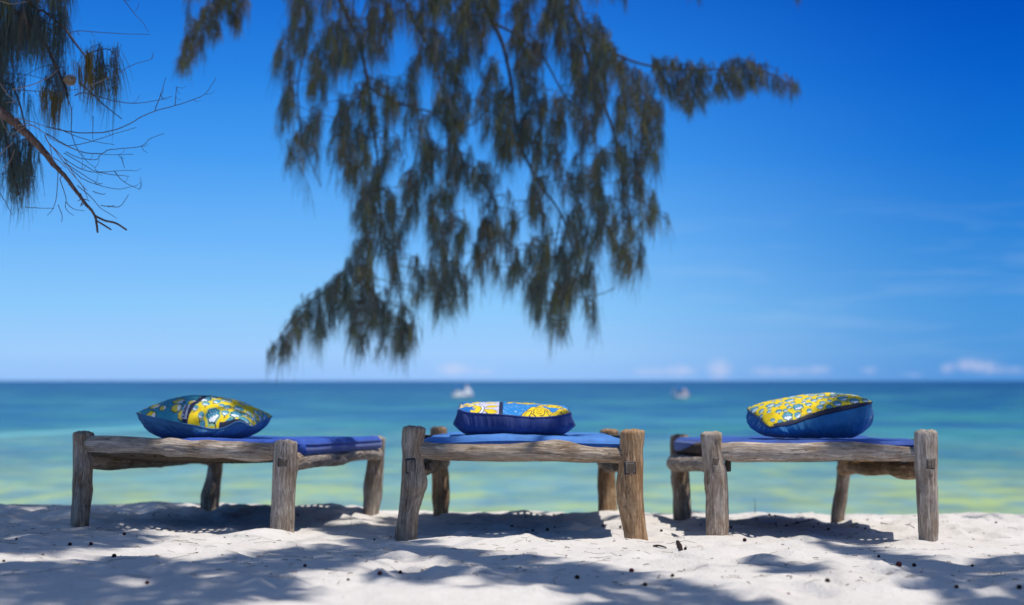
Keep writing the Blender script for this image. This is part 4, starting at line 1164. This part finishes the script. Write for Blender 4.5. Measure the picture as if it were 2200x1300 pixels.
    tag(o, 'small round ball of pale dry fibres caught in the upper left branches', 'nest')
build_tree_right()
build_tree_left()

# ------------------------------------------------------------------ boats
def boat(px, pw, dist, length, heading, label, variant):
    c = at(px, 830, dist); root = empty('boat', (c.x, dist, SEA_Z)); root.rotation_euler[2] = heading
    tag(root, label, 'boat', 'small boats moored offshore')
    n = 14; k = 7; V = []
    bm_ = length*.30
    for i in range(n):
        s = i/(n-1); w = bm_/2*(1-max(0, (s-.45)/.55)**2.2)*(.85+.15*min(1, s*4)); sheer = .55+.38*s**2; keel = -.22+.38*max(0, (s-.6)/.4)**2
        for j in range(k):
            a = j/(k-1)*math.pi
            y = -w*math.cos(a); z = keel+(sheer-keel)*(1-math.sin(a)**.7)
            V.append(((s-.5)*length, y, z))
    Q = gridq(n, k)
    V2 = [(x, y*.88, max(z, .12)+.0) for x, y, z in V]
    me = mesh_np('hull', V+V2, np.concatenate([Q, Q[:, ::-1]+n*k, [[i*k, (i+1)*k, (i+1)*k+n*k, i*k+n*k] for i in range(n-1)], [[i*k+k-1, i*k+k-1+n*k, (i+1)*k+k-1+n*k, (i+1)*k+k-1] for i in range(n-1)]]))
    link('hull', me, M['white'], root)
    mb = MB()
    mb.box((-length*.49, 0, .32), (.07, bm_*.8, .62), bev=.02); mb.build('transom', M['white'], root)
    mb = MB(); mb.box((-length*.54, 0, .62), (.34, .34, .48), bev=.07); mb.tube([(-length*.54, 0, .4), (-length*.54, 0, -.3)], .07, 8)
    mb.build('outboard_motor', M['white' if variant == 0 else 'hullred'], root)
    for nm, xx, rr in (('bow_glint_dome', .25, .22), ('stern_glint_dome', -.25, .22)):  # domes added to catch the sun and show as bright discs
        V = []; nn_, mm_ = 8, 16
        for i in range(nn_):
            ph = i/(nn_-1)*math.pi/2
            for q in range(mm_):
                th = 2*math.pi*q/mm_
                V.append((length*(xx+rr*math.cos(ph)*math.cos(th)), bm_*.46*math.cos(ph)*math.sin(th), .35+1.35*math.sin(ph)))
        link(nm, mesh_np(nm, V, gridq(nn_, mm_, True)), M['white'] if variant == 0 or xx > 0 else M['hullred'], root)
    mb = MB(); mb.box((length*.0, 0, .75), (length*.08, bm_*.3, .5), bev=.05); mb.build('console', M['white' if variant == 0 else 'hullred'], root)
    mb = MB(); w = bm_*.42; x0, x1 = (-length*.02, length*.42) if variant == 0 else (-length*.30, length*.22)
    if variant == 0: x0, x1 = -length*.05, -length*.47
    nn = 9; V = []
    for i in range(nn):
        for j in range(nn):
            u = i/(nn-1); v = j/(nn-1)*2-1
            V.append((x0+(x1-x0)*u, v*w, 2.0-.14*v*v-.05*math.sin(u*math.pi*2)**2))
    V2 = [(x, y, z-.05) for x, y, z in V]; Q = gridq(nn, nn)
    ids = np.arange(81).reshape(9, 9); rim = np.concatenate([ids[0, :], ids[1:, -1], ids[-1, -2::-1], ids[-2:0:-1, 0]])
    rq = [[rim[i], rim[(i+1) % len(rim)], rim[(i+1) % len(rim)]+81, rim[i]+81] for i in range(len(rim))]
    link('canopy', mesh_np('canopy', V+V2, np.concatenate([Q, Q[:, ::-1]+81, rq])), M['canopy'], root)
    mb = MB(); 
    for xx in (x0*.9+x1*.1, x0*.1+x1*.9):
        for s in (-1, 1):
            m2 = MB(); m2.tube([(xx, s*w*.93, .5), (xx, s*w*.93, 1.86)], .03, 6); m2.build('canopy_post', M['metal'], root)
    if variant == 0:
        mb = MB(); mb.tube([(length*.22, 0, .5), (length*.22, 0, 2.3)], [.05, .03], 6); mb.box((length*.22, 0, 1.75), (.5, .08, .9), bev=.03)
        o = mb.build('mast', M['hullred'], root); o['label'] = 'pinkish mast with a furled wrap'
    return root
boat(994, 45, 250, 3.5, 0.10, 'white boat with blue canopy and pinkish mast, on the sea above the middle cushion', 0)
boat(1460, 34, 235, 2.9, 2.6, 'small white boat with a pinkish stern and blue canopy, out between middle and right beds', 1)

# ------------------------------------------------------------------ litter on the sand
def ground_pt(px, py):
    lo, hi = 3.5, 9.6
    best = None
    for d in np.arange(4.2, 9.6, .02):
        p = at(px, py, d)
        if p.z <= gz(p.x, p.y): return p.x, p.y, gz(p.x, p.y)
    p = at(px, py, 8.8); return p.x, p.y, gz(p.x, p.y)

def cone_mesh(seed):
    rs = random.Random(seed); V = []; n, m = 12, 9; R = .0095
    for i in range(m):
        ph = math.pi*i/(m-1)
        for k in range(n):
            th = 2*math.pi*k/n
            r = R*math.sin(ph)*(1+.22*(((i+k) % 2)-.5))+.0008
            V.append((r*math.cos(th), r*math.sin(th), -R*1.2*math.cos(ph)))
    return mesh_np('seed_cone', V, gridq(m, n, True))
cm = cone_mesh(1); cm.materials.append(M['cone']); cm2 = cone_mesh(2); cm2.materials.append(M['conered'])
CONES = [(150, 1172, 0), (35, 1161, 0), (330, 1108, 0), (362, 1110, 0), (640, 1110, 0), (804, 1162, 0), (1130, 1112, 0), (1190, 1109, 0), (1176, 1142, 0), (1192, 1134, 0), (1100, 1133, 0), (1145, 1142, 0), (1296, 1133, 0), (1333, 1137, 0),
         (1419, 1101, 0), (1421, 1142, 0), (1506, 1129, 0), (1577, 1104, 0), (1625, 1116, 0), (1653, 1109, 0), (1665, 1110, 0), (1668, 1132, 0), (1689, 1132, 0), (1667, 1126, 0), (1748, 1135, 0), (1758, 1128, 0), (1712, 1124, 0), (1780, 1140, 0), (1864, 1118, 0),
         (1859, 1138, 0), (1570, 1136, 0), (1888, 1198, 0), (1964, 1217, 0), (2089, 1219, 0), (1445, 1240, 0), (1386, 1259, 0), (1778, 1252, 0), (2190, 1266, 0), (2055, 1277, 0), (8, 1208, 0), (245, 1198, 0),
         (748, 1248, 0), (860, 1235, 0), (1240, 1244, 0), (1600, 1166, 0), (2140, 1124, 0),
         (267, 1150, 1), (195, 1173, 1), (1931, 1217, 2), (816, 1236, 1), (1694, 1292, 1), (1357, 1229, 1), (316, 1257, 1), (655, 1219, 1)]
first = True
rs = random.Random(77)
ZN = {}
def zone(px, py, kd):
    if kd == 2: return ('large reddish seed cone', 'on lit sand before the right bed')
    if kd: return ('reddish seed cone', 'on the open sand nearer than the beds')
    if py > 1150:
        return ('dark seed cone', 'in the foreground sand before the '+('left' if px < 700 else 'middle' if px < 1400 else 'right')+' bed')
    return ('dark seed cone', 'lying under or beside the '+('left' if px < 830 else 'middle' if px < 1380 else 'right')+' bed')
for px, py, kd in CONES:
    x, y, z = ground_pt(px, py)
    o = bpy.data.objects.new('seed_cone', cm2 if kd else cm); COL.objects.link(o)
    s = rs.uniform(.40, .75)*(1.5 if kd == 2 else 1)
    o.location = (x, y, z+.006*s); o.scale = (s, s, s); o.rotation_euler = (rs.uniform(0, 3), rs.uniform(0, 3), rs.uniform(0, 3))
    ZN.setdefault(zone(px, py, kd), []).append((px, o))
    o['category'] = 'seed cone'; o['group'] = 'seed cones scattered on the sand'
ORD = ['', 'second', 'third', 'fourth', 'fifth', 'sixth', 'seventh', 'eighth', 'ninth', 'tenth', 'eleventh', 'twelfth', 'thirteenth', 'fourteenth', 'fifteenth', 'sixteenth', 'seventeenth', 'eighteenth', 'nineteenth', 'twentieth', 'twenty-first', 'twenty-second', 'twenty-third', 'twenty-fourth', 'twenty-fifth']
for zn, L in ZN.items():
    L.sort(key=lambda t: t[0])
    for k, (px, o) in enumerate(L):
        if len(L) == 1: o['label'] = 'lone '+zn[0]+' '+zn[1]
        elif k == 0: o['label'] = 'leftmost '+zn[0]+' '+zn[1]
        elif k == len(L)-1: o['label'] = 'rightmost '+zn[0]+' '+zn[1]
        else: o['label'] = ORD[k]+' from left '+zn[0]+' '+zn[1]
def stick(p0, p1, r, label, mat='cone', bend=.01):
    a = Vector(ground_pt(*p0)); b = Vector(ground_pt(*p1)); mb = MB()
    P = [a.lerp(b, i/5) for i in range(6)]
    for i, p in enumerate(P): p.z = gz(p.x, p.y)+r*.8+bend*math.sin(i/5*math.pi)*.5; p.x += bend*math.sin(i*1.9)*.4
    mb.tube(P, [r, r*1.1, r*.9, r, r*.8, r*.6], 7)
    tag(mb.build('stick', M[mat]), label, 'stick')
stick((1456, 1169), (1473, 1182), .0085, 'short thick dark stick lying left of the right bed front leg')
stick((1404, 1175), (1432, 1180), .0035, 'thin dark stick beside the foot of the middle bed right leg')
stick((1893, 1127), (1965, 1136), .0022, 'long thin curved stem on lit sand under the right bed', bend=.02)
stick((1705, 1128), (1745, 1118), .003, 'thin dark twig in the shade beneath the right bed', bend=.02)
mb = MB(); a = Vector(ground_pt(1622, 1104)); P = [a+Vector((.002*math.sin(i), 0, i*.018)) for i in range(6)]
mb.tube(P, [.0022, .002, .0018, .0016, .0013, .0008], 5)
tag(mb.build('dry_stalk', M['cone']), 'single thin upright stalk in front of the sea, by the right bed', 'stalk')
# loose needles and crumbs: nobody could count them
mb = MB(); rs = random.Random(15)
for i in range(1300):
    y = 4.3+4.5*rs.random()**1.1; x = rs.uniform(-.38, .38)*y
    if vnoise(np.array(x*1.7), np.array(y*1.7), 5) < .35 and rs.random() < .7: continue
    z = gz(x, y)+.002; a = rs.uniform(0, 6.28); L = rs.choice([.012, .02, .03, .05, .08])
    dx, dy = math.cos(a)*L, math.sin(a)*L; bend = rs.uniform(-.3, .3)
    P = [(x, y, z), (x+dx*.5-dy*bend, y+dy*.5+dx*bend, gz(x+dx*.5, y+dy*.5)+.0035), (x+dx, y+dy, gz(x+dx, y+dy)+.003)]
    mb.tube(P, .0007 if L > .025 else .0014, 3, cap=False)
o = mb.build('needle_litter', M['straw'], kind='stuff')
tag(o, 'scattered dry needles and bark crumbs on the sand', 'litter')
